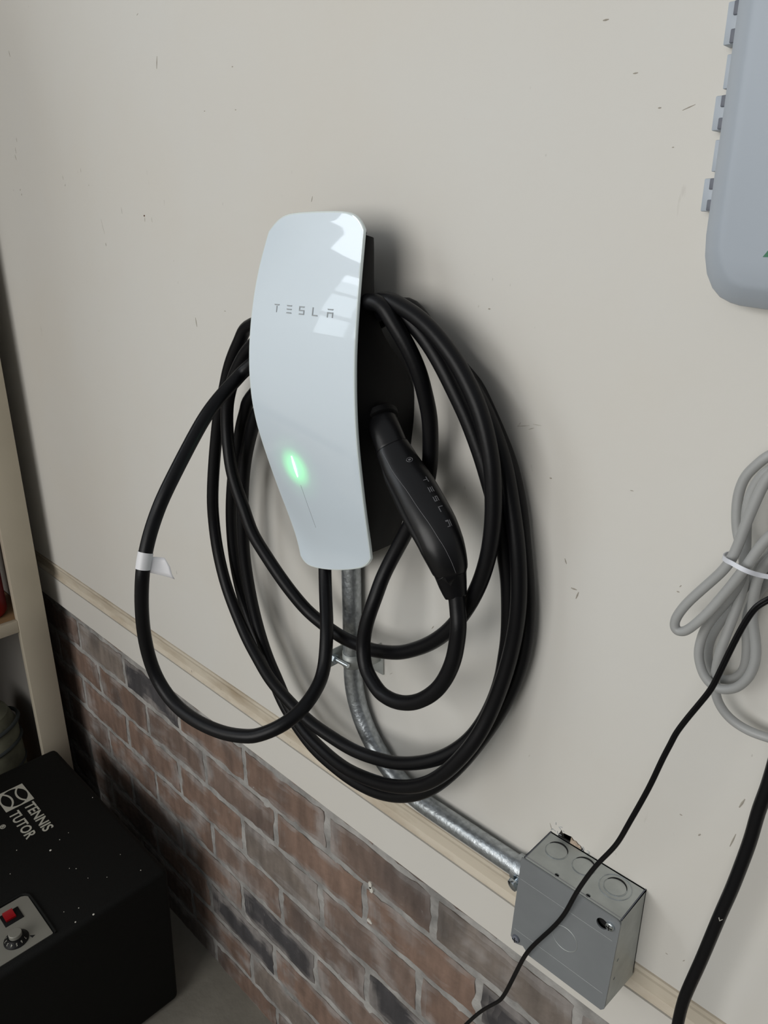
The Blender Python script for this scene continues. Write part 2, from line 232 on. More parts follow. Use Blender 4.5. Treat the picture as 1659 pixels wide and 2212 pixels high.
THIN=[(-0.0960,-0.0600,1.2381),(-0.1093,-0.0600,1.2235),(-0.1199,-0.0600,1.2129),(-0.1262,-0.0600,1.2062),(-0.1320,-0.0620,1.1994),(-0.1362,-0.0627,1.1880),(-0.1395,-0.0634,1.1756),(-0.1429,-0.0643,1.1601),(-0.1463,-0.0652,1.1436),(-0.1496,-0.0660,1.1292),(-0.1554,-0.0673,1.1145),(-0.1618,-0.0687,1.0990),(-0.1670,-0.0698,1.0849),(-0.1697,-0.0707,1.0736),(-0.1737,-0.0720,1.0568),(-0.1796,-0.0737,1.0282),(-0.1902,-0.0760,0.9884),(-0.1995,-0.0732,0.9573),(-0.2160,-0.0700,0.9212),(-0.2339,-0.0620,0.8721),(-0.2442,-0.0580,0.8362),(-0.2551,-0.0590,0.8082),(-0.2768,-0.0620,0.7635),(-0.2921,-0.0550,0.7160),(-0.3096,-0.0500,0.6545),(-0.3204,-0.0500,0.6335),(-0.3370,-0.0500,0.6056),(-0.3563,-0.0500,0.5653),(-0.3876,-0.0500,0.4905),(-0.4082,-0.0500,0.4123)]
THICK=[(-0.1029,-0.0450,1.1218),(-0.1046,-0.0450,1.0879),(-0.1060,-0.0450,1.0578),(-0.1085,-0.0450,1.0331),(-0.1096,-0.0450,1.0070),(-0.1119,-0.0450,0.9815),(-0.1151,-0.0450,0.9521),(-0.1189,-0.0450,0.9250),(-0.1224,-0.0450,0.8972),(-0.1264,-0.0450,0.8651),(-0.1313,-0.0450,0.8308),(-0.1337,-0.0450,0.8094),(-0.1345,-0.0450,0.7817),(-0.1333,-0.0450,0.7363)]
CONN=[(-0.5191, -0.036, 1.2758, 0.0139), (-0.5047, -0.044, 1.2695, 0.0145), (-0.4889, -0.051, 1.2571, 0.0152), (-0.4779, -0.054, 1.2441, 0.0156), (-0.4767, -0.054, 1.242, 0.0165), (-0.4673, -0.056, 1.2328, 0.0181), (-0.4575, -0.058, 1.2233, 0.0198), (-0.44, -0.062, 1.2108, 0.021), (-0.4234, -0.066, 1.1967, 0.0216), (-0.4085, -0.069, 1.1832, 0.0216), (-0.3969, -0.071, 1.1684, 0.0206), (-0.3904, -0.071, 1.1562, 0.0185), (-0.3876, -0.07, 1.1466, 0.0163), (-0.3876, -0.07, 1.1457, 0.0154), (-0.3846, -0.069, 1.1333, 0.0131), (-0.3804, -0.069, 1.1225, 0.0102)]
FLECKS=[(-1.2154, -0.1954, 0.0013), (-1.2018, -0.2186, 0.0028), (-1.1347, -0.2121, 0.001), (-1.2799, -0.1001, 0.0012), (-1.1255, -0.2038, 0.0012), (-1.0093, -0.2259, 0.0024), (-1.0165, -0.2539, 0.0018), (-1.0398, -0.2378, 0.0013), (-1.0501, -0.2589, 0.0009), (-1.0383, -0.1234, 0.0013), (-1.2469, -0.2629, 0.0012), (-1.0672, -0.1736, 0.0009), (-1.0896, -0.1983, 0.0009), (-1.099, -0.1318, 0.0009), (-1.2208, -0.1761, 0.0009), (-1.1986, -0.2923, 0.001)]
SCUFFS=[(-1.3756, 1.7073, 0.009, 0.00064, 1.75), (-0.9321, 1.6342, 0.0135, 0.00072, 1.3), (-1.0021, 1.4604, 0.003, 0.00128, 0), (-1.0019, 1.4557, 0.006, 0.00047999999999999996, 1.4), (-1.4003, 1.5861, 0.0067, 0.0005600000000000001, 1.6), (-1.4112, 1.5709, 0.009, 0.00047999999999999996, 1.5), (-1.4158, 1.5606, 0.009, 0.00072, 1.9), (-1.4178, 1.5102, 0.003, 0.00072, 1), (-1.4149, 1.5027, 0.0037, 0.0008, 1), (-1.2382, 1.5095, 0.0037, 0.0005600000000000001, 1), (-1.2428, 1.5203, 0.006, 0.0004, 1.7), (-1.1293, 1.4482, 0.0225, 0.00023999999999999998, 1.85), (-1.126, 1.4229, 0.0045, 0.00072, 1.7), (-1.065, 1.4684, 0.009, 0.00032, 1.7), (-0.8935, 1.3257, 0.012, 0.0008, 1.75), (-0.7746, 1.6086, 0.0023, 0.00064, 0), (-0.8357, 1.5713, 0.0023, 0.0005600000000000001, 0), (-0.7736, 1.5663, 0.0023, 0.0005600000000000001, 0), (-0.9672, 1.6908, 0.0045, 0.0004, 0.3), (-1.1575, 1.5059, 0.0023, 0.0005600000000000001, 0), (-0.9832, 1.4548, 0.006, 0.00032, 1.7), (-0.8237, 1.3444, 0.003, 0.0005600000000000001, 0), (-0.6468, 1.4697, 0.006, 0.00047999999999999996, 1.2), (-0.4092, 1.3718, 0.0023, 0.00064, 0), (-0.3331, 1.2309, 0.0023, 0.00072, 0), (-0.3185, 1.5764, 0.0045, 0.00072, 0), (-0.2914, 1.5397, 0.0037, 0.0005600000000000001, 0), (-0.2705, 1.5158, 0.0023, 0.0005600000000000001, 0), (-0.2495, 1.5139, 0.009, 0.0004, 0.3), (-0.2573, 1.49, 0.0015, 0.0004, 0), (-0.311, 1.1574, 0.0053, 0.00064, 2), (-0.3001, 1.1334, 0.006, 0.0008, 0), (-0.2962, 1.1283, 0.0075, 0.0008, 1.3), (-0.3513, 1.2761, 0.009, 0.00023999999999999998, 0), (-0.3657, 1.2728, 0.0135, 0.00032, 0.2), (-0.3568, 1.2718, 0.006, 0.00032, 0.4), (-0.4656, 1.0296, 0.0053, 0.0005600000000000001, 1), (-0.4585, 0.9526, 0.003, 0.00047999999999999996, 1), (-0.5289, 0.9423, 0.006, 0.00032, 0.7), (-0.2077, 1.1627, 0.0023, 0.00064, 0), (-0.2065, 1.1681, 0.0023, 0.00047999999999999996, 1), (-0.1762, 0.9567, 0.0023, 0.00064, 0), (-0.1584, 0.9465, 0.003, 0.0008, 1), (-0.131, 0.9976, 0.0105, 0.0009599999999999999, 1.3), (-0.1321, 0.9583, 0.015, 0.00072, 1.4), (-0.1676, 0.7978, 0.0023, 0.00047999999999999996, 0), (-0.1518, 0.8027, 0.003, 0.00047999999999999996, 1), (-1.0041, 0.7344, 0.0045, 0.0005600000000000001, 1.7), (-0.2195, 1.522, 0.0105, 0.00072, 1.2), (-0.3, 0.8622, 0.0075, 0.00047999999999999996, 2), (-0.2569, 1.2371, 0.003, 0.0004, 0)]
TAGPT=(-0.6981, -0.211, 1.1061)
KNICK=(-0.1214, -0.045, 0.9195)

# ------------------------------------------------------------------ materials
M_wall = wall_mat('painted_wall', (0.66, 0.645, 0.605))
M_board = wall_mat('painted_board', (0.66, 0.64, 0.595), stain_amt=0.03)
M_band = wall_mat('stained_band', (0.60, 0.54, 0.44), dirt=(0.34, 0.26, 0.17))
M_groove = mat('groove', (0.30, 0.26, 0.21), rough=0.9)
M_floor = mat('concrete', (0.23, 0.215, 0.18), rough=0.85, bump=0.5, bscale=60, var=0.15, vscale=9)
M_mortar = mat('mortar', (0.32, 0.31, 0.295), rough=0.95, bump=1.0, bscale=120, var=0.35, vscale=30)
M_black = mat('matte_black_plastic', (0.0045, 0.0045, 0.005), rough=0.5, spec=0.2, bump=0.06, bscale=1500)
M_rubber = mat('cable_jacket', (0.0045, 0.0045, 0.0055), rough=0.38, spec=0.22, bump=0.05, bscale=300)
M_satin = mat('connector_plastic', (0.006, 0.006, 0.007), rough=0.33, spec=0.35)
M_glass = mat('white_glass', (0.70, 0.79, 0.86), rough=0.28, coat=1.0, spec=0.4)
M_rim = mat('glass_edge', (0.72, 0.80, 0.80), rough=0.08, coat=1.0)
M_mark = mat('grey_print', (0.33, 0.36, 0.38), rough=0.4)
M_mark2 = mat('dim_grey_print', (0.16, 0.16, 0.17), rough=0.5)
M_led = mat('green_light', (0.6, 1, 0.7), emit=(0.45, 1.0, 0.55), estr=6.0)
M_zinc = mat('galvanised_steel', (0.42, 0.45, 0.47), rough=0.36, metal=0.85, bump=0.28, bscale=240, var=0.25, vscale=160)
M_zinc2 = mat('box_steel', (0.43, 0.45, 0.435), rough=0.5, metal=0.55, bump=0.12, bscale=150, var=0.12, vscale=40)
M_cover = mat('cover_steel', (0.235, 0.25, 0.26), rough=0.52, metal=0.35, bump=0.05, bscale=200, var=0.08, vscale=14)
M_screw = mat('bright_zinc', (0.62, 0.68, 0.72), rough=0.2, metal=1.0)
M_hole = mat('dark_void', (0.006, 0.006, 0.006), rough=1.0)
M_grey = mat('grey_cord', (0.36, 0.365, 0.36), rough=0.42, var=0.05, vscale=30)
M_tie = mat('white_tie', (0.72, 0.74, 0.80), rough=0.4)
M_panel = mat('grey_blue_plastic', (0.40, 0.445, 0.50), rough=0.42, var=0.02)
M_slot = mat('dark_blue_grey', (0.13, 0.14, 0.17), rough=0.5)  # dark tone stands in for shade in the hinge slots; also seams, one screw
M_green = mat('green_print', (0.02, 0.16, 0.08), rough=0.5)
M_cream = mat('cream_paint', (0.47, 0.42, 0.33), rough=0.55, var=0.05, vscale=8)
M_wood = mat('shelf_wood', (0.30, 0.18, 0.085), rough=0.6, var=0.2, vscale=20)
M_grime = mat('shelf_panel', (0.36, 0.34, 0.31), rough=0.7)
M_red = mat('red_plastic', (0.26, 0.004, 0.008), rough=0.35)
M_case = mat('black_case', (0.0045, 0.0047, 0.0043), rough=0.65, spec=0.18, bump=0.25, bscale=700)
M_print = mat('pale_print', (0.44, 0.43, 0.37), rough=0.6)
M_plate = mat('brushed_plate', (0.25, 0.245, 0.215), rough=0.42, metal=0.3)
M_fleck = mat('paint_fleck', (0.62, 0.60, 0.54), rough=0.8)
M_cloth = mat('pale_cloth', (0.13, 0.13, 0.09), rough=0.9, bump=0.6, bscale=40, var=0.3, vscale=25)
M_dkcloth = mat('dark_cloth', (0.03, 0.035, 0.035), rough=0.9)
M_scuff = mat("scuff", (0.38, 0.35, 0.30), rough=0.9)
M_nail = mat("rusty_dot", (0.12, 0.06, 0.035), rough=0.9)
M_label = mat('white_label', (0.70, 0.70, 0.72), rough=0.4)

# ------------------------------------------------------------------ the room
HOLE = [(-0.2915, 0.8545), (-0.2905, 0.8592), (-0.2893, 0.8612), (-0.2878, 0.8660), (-0.2862, 0.8628), (-0.2843, 0.8636), (-0.2800, 0.8640), (-0.2760, 0.8648), (-0.2730, 0.8625),
        (-0.2704, 0.8630), (-0.2680, 0.8612), (-0.2657, 0.8608), (-0.2630, 0.8590), (-0.2606, 0.8562), (-0.2585, 0.8530), (-0.26, 0.846), (-0.29, 0.846)]
WX0, WX1, WZ0, WZ1 = -1.99, 1.0, 0.7640, 2.9
bm = bmesh.new()
outer = [Vector((WX0, WZ0, 0)), Vector((WX1, WZ0, 0)), Vector((WX1, WZ1, 0)), Vector((WX0, WZ1, 0))]
hole = [Vector((a, b, 0)) for a, b in HOLE]
allp = outer + hole
fr = [bm.verts.new((p.x, 0.0, p.y)) for p in allp]; bk = [bm.verts.new((p.x, 0.012, p.y)) for p in allp]
for tri in tessellate_polygon([outer, hole]):
    bm.faces.new([fr[i] for i in tri]); bm.faces.new([bk[i] for i in tri][::-1])
for k0, k1 in ((0, 4), (4, len(allp))):
    n = k1 - k0
    for i in range(n):
        a, b = k0 + i, k0 + (i + 1) % n
        bm.faces.new((fr[a], fr[b], bk[b], bk[a]))
wall = build('wall_back', bm, M_wall, smooth=False); struct(wall, 'cream painted upper wall panel with scuffs and small dark specks')
struct(build('wall_back_core', box(bmesh.new(), WX0, WX1, 0.05, 0.15, 0.0, WZ1), M_hole, smooth=False), 'dark void behind the wall panel')

# moulding band between the upper panel and the lower board
def strip(name, prof, m):
    bm = bmesh.new(); a = [bm.verts.new((WX0, y, z)) for y, z in prof]; b = [bm.verts.new((WX1, y, z)) for y, z in prof]; n = len(prof)
    for i in range(n): bm.faces.new((a[i], a[(i + 1) % n], b[(i + 1) % n], b[i]))
    bm.faces.new(a[::-1]); bm.faces.new(b)
    return build(name, bm, m, smooth=False)
struct(strip('trim_1', [(0.05, 0.7640), (0.012, 0.7640), (0.005, 0.7615), (0.0008, 0.7600), (0.0006, 0.7555), (0.004, 0.7480), (0.0045, 0.7330), (0.001, 0.7275), (0.0005, 0.7255), (0.005, 0.7240), (0.05, 0.7235)], M_band), 'stained beige moulding band along the wall')
for zz in (0.7622, 0.7243):  # darker strip at each edge of the band
    g = bx('groove', M_groove, WX0, WX1, 0.003, 0.02, zz - 0.0016, zz + 0.0016); g.parent = bpy.data.objects['trim_1']; g['label'] = 'dark line in the groove along the moulding'
struct(strip('trim_2', [(0.04, 0.7232), (0.0, 0.7232), (0.0, 0.6600), (0.0012, 0.6588), (0.04, 0.6588)], M_board), 'cream board between moulding and bricks')

# brick wall: every brick a jagged face on the mortar bed
BZ = [0.6590, 0.6345, 0.5550, 0.4750, 0.3890, 0.3070, 0.2250, 0.1400, 0.0590, -0.02]
OFF = [-0.780, -0.884, -1.016, -0.907, -1.014, -0.927, -0.836, -0.915, -0.84]
L = 0.2105; JO = 0.0062
bm = bmesh.new(); colL = bm.loops.layers.float_color.new('Col')
rnd = random.Random(11)
DARK = {(1, -2): 1, (5, 0): 1, (6, -1): 1, (4, 2): 1, (3, 6): 1, (6, 3): 1, (2, 3): 1, (1, 4): 1, (5, 4): 1}
for r in range(9):
    z1, z0 = BZ[r] - JO * (0.2 if r == 0 else 1), BZ[r + 1] + JO
    k0 = int((WX0 - OFF[r]) / L) - 1
    for k in range(k0, k0 + 16):
        x0, x1 = OFF[r] + k * L + JO, OFF[r] + (k + 1) * L - JO
        if x1 < WX0 or x0 > WX1: continue
        x0 = max(x0, WX0); x1 = min(x1, WX1)
        v = rnd.random()
        if (r, k) in DARK: c = Vector((0.055, 0.052, 0.055))
        elif v < 0.45: c = Vector((0.200, 0.132, 0.100))
        elif v < 0.8: c = Vector((0.172, 0.122, 0.098))
        else: c = Vector((0.180, 0.150, 0.128))
        c = c * rnd.uniform(0.85, 1.15)
        nx, nz = 22, 8; g = []
        for j in range(nz + 1):
            row = []
            for i in range(nx + 1):
                x = x0 + (x1 - x0) * i / nx; z = z0 + (z1 - z0) * j / nz
                w1 = noise.noise(Vector((x * 38, z * 38, r * 3.1 + k))) * 0.0045 + noise.noise(Vector((x * 130, z * 130, k))) * 0.002
                w2 = noise.noise(Vector((x * 32 + 9, z * 32, r * 5.7 + k))) * 0.0045 + noise.noise(Vector((x * 120 + 5, z * 120, k))) * 0.002
                edge = min(i, nx - i, 99) == 0 or min(j, nz - j) == 0
                y = 0.0125 + noise.noise(Vector((x * 50, z * 50, 3))) * 0.0012 + (0.0010 if edge else 0)
                row.append(bm.verts.new((x + w1, y, min(z + w2, 0.6590))))
            g.append(row)
        for j in range(nz):
            for i in range(nx):
                f = bm.faces.new((g[j][i], g[j][i + 1], g[j + 1][i + 1], g[j + 1][i]))
                for lp in f.loops:
                    q = lp.vert.co
                    s = noise.fractal(Vector((q.x * 16, q.z * 22, 1.7)), 1.0, 2.0, 4) * 0.5 + 0.5
                    e = min(i, nx - 1 - i) / 3.0; e2 = min(j, nz - 1 - j) / 2.0
                    near = max(0.0, 1 - min(e, e2)); w = min(1, max(0, (s - 0.60 + near * 0.26) * 3.5))
                    dk = min(1, max(0, (noise.noise(Vector((q.x * 14 + 3, q.z * 9, 8.2))) - 0.22) * 3)) * 0.55
                    cc = c.lerp(Vector((0.30, 0.275, 0.26)), w * 0.75).lerp(Vector((0.05, 0.045, 0.045)), dk * 0.8)
                    lp[colL] = (*cc, 1)
        rim = [g[0][i] for i in range(nx + 1)] + [g[j][nx] for j in range(1, nz + 1)] + [g[nz][i] for i in range(nx - 1, -1, -1)] + [g[j][0] for j in range(nz - 1, 0, -1)]
        back = [bm.verts.new(v.co + Vector((0, 0.010, 0))) for v in rim]
        for i in range(len(rim)):
            f = bm.faces.new((rim[i], back[i], back[(i + 1) % len(rim)], rim[(i + 1) % len(rim)]))
            for lp in f.loops: lp[colL] = (0.18, 0.15, 0.13, 1)
M_brick = bpy.data.materials.new('brick'); M_brick.use_nodes = True
n = M_brick.node_tree.nodes; l = M_brick.node_tree.links; b = n['Principled BSDF']; b.inputs['Roughness'].default_value = 0.9
va = n.new('ShaderNodeVertexColor'); va.layer_name = 'Col'; t = n.new('ShaderNodeTexCoord')
n1 = n.new('ShaderNodeTexNoise'); n1.inputs['Scale'].default_value = 90; n1.inputs['Detail'].default_value = 8; l.new(t.outputs['Object'], n1.inputs['Vector'])
mp = n.new('ShaderNodeMapping'); mp.inputs['Scale'].default_value = (1.0, 1, 0.28); l.new(t.outputs['Object'], mp.inputs[0])
n2 = n.new('ShaderNodeTexNoise'); n2.inputs['Scale'].default_value = 55; n2.inputs['Detail'].default_value = 6; l.new(mp.outputs[0], n2.inputs['Vector'])
r2 = n.new('ShaderNodeMapRange'); r2.inputs['From Min'].default_value = 0.3; r2.inputs['From Max'].default_value = 0.75; r2.inputs['To Min'].default_value = 0.78; r2.inputs['To Max'].default_value = 1.28; l.new(n2.outputs[0], r2.inputs[0])
mx = n.new('ShaderNodeMix'); mx.data_type = 'RGBA'; mx.blend_type = 'MULTIPLY'; mx.inputs['Factor'].default_value = 1.0
l.new(va.outputs[0], mx.inputs['A']); l.new(r2.outputs[0], mx.inputs['B']); 
r3 = n.new('ShaderNodeMapRange'); r3.inputs['From Min'].default_value = 0.66; r3.inputs['From Max'].default_value = 0.95; l.new(n1.outputs[0], r3.inputs[0])
mx2 = n.new('ShaderNodeMix'); mx2.data_type = 'RGBA'; l.new(r3.outputs[0], mx2.inputs['Factor']); l.new(mx.outputs['Result'], mx2.inputs['A']); mx2.inputs['B'].default_value = (0.30, 0.28, 0.265, 1)
l.new(mx2.outputs['Result'], b.inputs['Base Color'])
bp = n.new('ShaderNodeBump'); bp.inputs['Strength'].default_value = 0.7; bp.inputs['Distance'].default_value = 0.002; l.new(n1.outputs[0], bp.inputs['Height']); l.new(bp.outputs[0], b.inputs['Normal'])
brick = build('wall_back_brick', bm, M_brick, smooth=False); struct(brick, 'brown and charcoal brick lower wall with pale smeared mortar')
bm = bmesh.new(); gx, gz = 260, 64; g = []
for j in range(gz + 1):
    g.append([bm.verts.new((WX0 + (WX1 - WX0) * i / gx, 0.0142 + noise.noise(Vector(((WX0 + (WX1 - WX0) * i / gx) * 45, 0.66 * j / gz * 45, 0))) * 0.0016, 0.6588 * j / gz)) for i in range(gx + 1)])
for j in range(gz):
    for i in range(gx): bm.faces.new((g[j][i], g[j][i + 1], g[j + 1][i + 1], g[j + 1][i]))
mo = build('mortar', bm, M_mortar); mo.parent = brick; mo['label'] = 'pale grey mortar bed between the bricks'
# small paint drips on the bricks
for q, (x, z, w, h) in enumerate([(-0.5805, 0.5630, 0.0030, 0.0075), (-0.5785, 0.5555, 0.0035, 0.0060), (-0.583, 0.492, 0.005, 0.0035)]):
    bm = bmesh.new(); pts = [(x + w * math.cos(a) * (1 + 0.2 * math.sin(3 * a + q)), z + h * math.sin(a) * (1 + 0.2 * math.cos(2 * a))) for a in [2 * math.pi * i / 14 for i in range(14)]]
    prism(bm, pts, lambda a, c, hh: Vector((a, 0.0125 - hh, c)), -0.002, 0.0016); d = build('paint_drip', bm, M_fleck); d.parent = brick; d['label'] = 'cream paint drip on the bricks'

struct(bx('floor', M_floor, -1.99, 1.0, -5.5, 0.05, -0.10, 0.0), 'grey beige concrete floor')

# left wall with the two windows that are mirrored in the glass front
WY0, WY1 = -2.45, -1.13
def wl(name, y0, y1, z0, z1): return box(bmesh.new(), -2.09, -1.99, y0, y1, z0, z1)
bm = bmesh.new()
for y0, y1, z0, z1 in ((-5.5, WY0, 0, 2.9), (WY1, 0.15, 0, 2.9), (WY0, WY1, 0, 1.46), (WY0, WY1, 2.03, 2.10), (WY0, WY1, 2.80, 2.9), (-1.29, WY1, 1.46, 2.03)): box(bm, -2.09, -1.99, y0, y1, z0, z1)
struct(build('wall_left', bm, M_wall, smooth=False), 'cream painted side wall behind the bookcase')
def bars(name, ys, zs, z0, z1, arch=False):
    bm = bmesh.new()
    for y in ys: box(bm, -2.06, -2.035, y - 0.011, y + 0.011, z0, z1)
    for z in zs: box(bm, -2.06, -2.035, WY0, WY1, z - 0.011, z + 0.011)
    for y in (WY0, WY1 if z0 > 2 else -1.29): box(bm, -2.07, -2.0, y - 0.02, y + 0.02, z0, z1)
    for z in (z0, z1): box(bm, -2.07, -2.0, WY0, WY1, z - 0.02, z + 0.02)
    o = build(name, bm, M_cream, smooth=False); return o
struct(bars('window_1', (-1.52, -1.75, -1.98, -2.21), (1.65, 1.84), 1.46, 2.03), 'lower garage window with white glazing bars')
w2 = struct(bars('window_2', (-1.40, -1.79,), (), 2.10, 2.80), 'upper garage window with curved glazing bars')
for r in (0.36,):
    pts = [Vector((-2.0475, -1.79 + r * math.cos(a), 2.10 + r * math.sin(a))) for a in [math.pi * i / 20 for i in range(21)]]
    build('glazing_bar', tube(pts, 0.011, n=8), M_cream, w2)

# ------------------------------------------------------------------ wall charger
XC = -0.5775
ZT = [1.0615, 1.089, 1.1165, 1.144, 1.1715, 1.199, 1.2265, 1.254, 1.2815, 1.309, 1.3365, 1.364, 1.3915, 1.419, 1.4465, 1.458]
DT = [0.0424, 0.0440, 0.0495, 0.0572, 0.0649, 0.0715, 0.0781, 0.0830, 0.0850, 0.0847, 0.0825, 0.0781, 0.0726, 0.0649, 0.0561, 0.0520]
HT = [0.0595, 0.0622, 0.0660, 0.0696, 0.0732, 0.0765, 0.0797, 0.0819, 0.0826, 0.0822, 0.0809, 0.0795, 0.0770, 0.0732, 0.0682, 0.0655]
def fd(z): return sinterp(z, ZT, DT)
def fh(z): return sinterp(z, ZT, HT)
def ztop(u): return 1.4550 - 0.0025 * u * u - 0.0145 * abs(u) ** 7
def zbot(u):
    dx = u * 0.0615
    return 1.0765 + 0.30 * dx + 2.0 * dx * dx + 0.010 * abs(u) ** 9
def fpt(u, t, inset=0.0, push=0.0):
    z0, z1 = zbot(u) + inset, ztop(u) - inset
    z = z0 + (z1 - z0) * t
    return Vector((XC + u * (fh(z) - inset), -(fd(z) - push) , z))
us = [-1 + 2 * i / 36 for i in range(37)]; us = [math.copysign(abs(u) ** 0.75, u) if u else 0 for u in us]
ts = [i / 60 for i in range(61)]
def sheet(bm, inset, push):
    return [[bm.verts.new(fpt(u, t, inset, push)) for u in us] for t in ts]
def rimloop(g): return [g[0][i] for i in range(len(g[0]))] + [g[j][-1] for j in range(1, len(g))] + [g[-1][i] for i in range(len(g[0]) - 2, -1, -1)] + [g[j][0] for j in range(len(g) - 2, 0, -1)]
def grid_faces(bm, g, flip=False):
    for j in range(len(g) - 1):
        for i in range(len(g[0]) - 1):
            q = (g[j][i], g[j][i + 1], g[j + 1][i + 1], g[j + 1][i]); bm.faces.new(q[::-1] if flip else q)
def loopfaces(bm, a, b):
    for i in range(len(a)): bm.faces.new((a[i], b[i], b[(i + 1) % len(a)], a[(i + 1) % len(a)]))
charger = thing('wall_charger', 'white glass fronted wall charger with a green light, black cable wound around it', 'charger', (XC, 0, 1.25))
bm = bmesh.new(); g1 = sheet(bm, 0.0016, 0.0); grid_faces(bm, g1); g2 = sheet(bm, 0.0016, 0.003); grid_faces(bm, g2, True); loopfaces(bm, rimloop(g1), rimloop(g2))
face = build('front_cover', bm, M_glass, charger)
bm = bmesh.new(); rings = [rimloop(sheet(bm, i_, p_)) for i_, p_ in ((0.0017, 0.0001), (0.0006, 0.0001), (0.0, 0.0009), (0.0, 0.0030), (0.0017, 0.0035))]
for a, c in zip(rings, rings[1:]): loopfaces(bm, a, c)
bmesh.ops.delete(bm, geom=[v for v in bm.verts if not v.link_faces], context='VERTS')
rim = build('glass_rim', bm, M_rim, charger); rim['label'] = 'pale clear rim of the glass front'
# black housing: loft from the cover outline back to the wall
ZH = [1.05, 1.1150, 1.1454, 1.228, 1.2409, 1.2689, 1.30, 1.325, 1.35, 1.385, 1.42, 1.46]
HB = [0.050, 0.0535, 0.0680, 0.0750, 0.0780, 0.0807, 0.080, 0.0770, 0.0745, 0.0725, 0.070, 0.064]
DB = [0.0, 0.0, 0.0, 0.0, 0.0, 0.0, 0.004, 0.024, 0.045, 0.050, 0.046, 0.042]
bm = bmesh.new(); rows = []
NZ = 64
for j in range(NZ + 1):
    row = []
    for s in (-1, 1):
        side = []
        zt, zb = ztop(s) - 0.004, zbot(s) + 0.005
        zf = zb + (zt - zb) * j / NZ
        front = Vector((XC + s * (fh(zf) - 0.004), -(fd(zf) - 0.0036), zf))
        zbk = 1.1157 + (zt - 0.003 - 1.1157) * j / NZ
        back = Vector((XC + s * sinterp(zbk, ZH, HB), -sinterp(zbk, ZH, DB) + 0.0, zbk))
        mid = front.lerp(back, 0.5); mid.x += s * 0.0016
        side = [back, back.lerp(mid, 0.5) + Vector((s * 0.0008, 0, 0)), mid, mid.lerp(front, 0.55) + Vector((s * 0.0006, 0, 0)), front.lerp(back, 0.06), front]
        if s == 1: side = side[::-1]
        row += side
    rows.append([bm.verts.new(p) for p in row])
nn = len(rows[0])
for j in range(NZ):
    for i in range(nn - 1): bm.faces.new((rows[j][i], rows[j][i + 1], rows[j + 1][i + 1], rows[j + 1][i]))
    bm.faces.new((rows[j][nn - 1], rows[j][0], rows[j + 1][0], rows[j + 1][nn - 1]))
bm.faces.new(rows[0][::-1])
topc = [bm.verts.new(v.co + Vector((0, 0, 0))) for v in rows[-1]]
bm.faces.new(rows[-1])
bmesh.ops.delete(bm, geom=[v for v in bm.verts if not v.link_faces], context='VERTS')
build('housing', bm, M_black, charger)
# dark seal behind the glass, following the rounded outline
bm = bmesh.new(); rr = [rimloop(sheet(bm, i_, p_)) for i_, p_ in ((0.0026, 0.0034), (0.0024, 0.0060), (0.005, 0.0075))]
g3 = sheet(bm, 0.005, 0.0075); grid_faces(bm, g3, True)
for a, c in zip(rr, rr[1:]): loopfaces(bm, a, c)
bmesh.ops.delete(bm, geom=[v for v in bm.verts if not v.link_faces], context='VERTS')
build('seal', bm, M_black, charger)
bx('mounting_neck', M_black, XC - 0.032, XC + 0.020, -0.050, 0.0, 1.372, 1.400, charger, bev=0.004)
# wordmark on the glass
def onface(x, z, h=0.0): return Vector((x, -(fd(z) + h), z))
bm = bmesh.new()
LX = [-0.6192, -0.6000, -0.5807, -0.5612, -0.5385]; LX = [-0.6190, -0.5992, -0.5800, -0.5600, -0.5385]
for ch, x0 in zip('TESLA', LX):
    for poly in GLYPH[ch]:
        prism(bm, [(x0 + a * 0.0082, 1.3612 + c * 0.0078) for a, c in densify(poly, 0.25)], onface, 0.0002, 0.0005)
build('wordmark', bm, M_mark, charger, smooth=False)['label'] = 'small grey lettering on the glass'
# light strip
bm = bmesh.new(); pts = [onface(-0.6062 + 0.0009 * i / 12 * 2, 1.2120 - 0.0245 * i / 12, 0.0004) for i in range(13)]
led = build('light_strip', tube(pts, [0.0008 * math.sin(math.pi * (0.06 + 0.88 * i / 12)) + 0.0001 for i in range(13)], n=10), M_led, charger); led['label'] = 'glowing green light'
bm = bmesh.new(); build('unlit_strip', tube([onface(-0.6028 + 0.0060 * i / 12, 1.178 - 0.052 * i / 12, 0.0001) for i in range(13)], 0.00018, n=6), M_mark, charger)
# halo of the light, painted into the glass as green emission fading with distance
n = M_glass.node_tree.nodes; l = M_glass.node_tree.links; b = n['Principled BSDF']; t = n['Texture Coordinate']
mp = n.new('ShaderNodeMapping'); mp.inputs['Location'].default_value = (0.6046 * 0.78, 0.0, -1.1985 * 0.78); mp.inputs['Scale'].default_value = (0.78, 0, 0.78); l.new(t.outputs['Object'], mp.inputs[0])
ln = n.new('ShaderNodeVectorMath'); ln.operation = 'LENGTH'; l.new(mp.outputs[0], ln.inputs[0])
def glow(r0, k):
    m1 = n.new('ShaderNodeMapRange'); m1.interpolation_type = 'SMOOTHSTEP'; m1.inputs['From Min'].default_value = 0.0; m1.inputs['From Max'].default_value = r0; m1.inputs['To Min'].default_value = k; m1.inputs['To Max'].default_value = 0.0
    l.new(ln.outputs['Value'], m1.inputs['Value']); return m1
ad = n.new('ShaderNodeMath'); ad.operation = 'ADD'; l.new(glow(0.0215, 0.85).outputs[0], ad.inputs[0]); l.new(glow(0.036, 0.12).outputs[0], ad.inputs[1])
l.new(ad.outputs[0], b.inputs['Emission Strength']); b.inputs['Emission Color'].default_value = (0.08, 1.0, 0.22, 1)

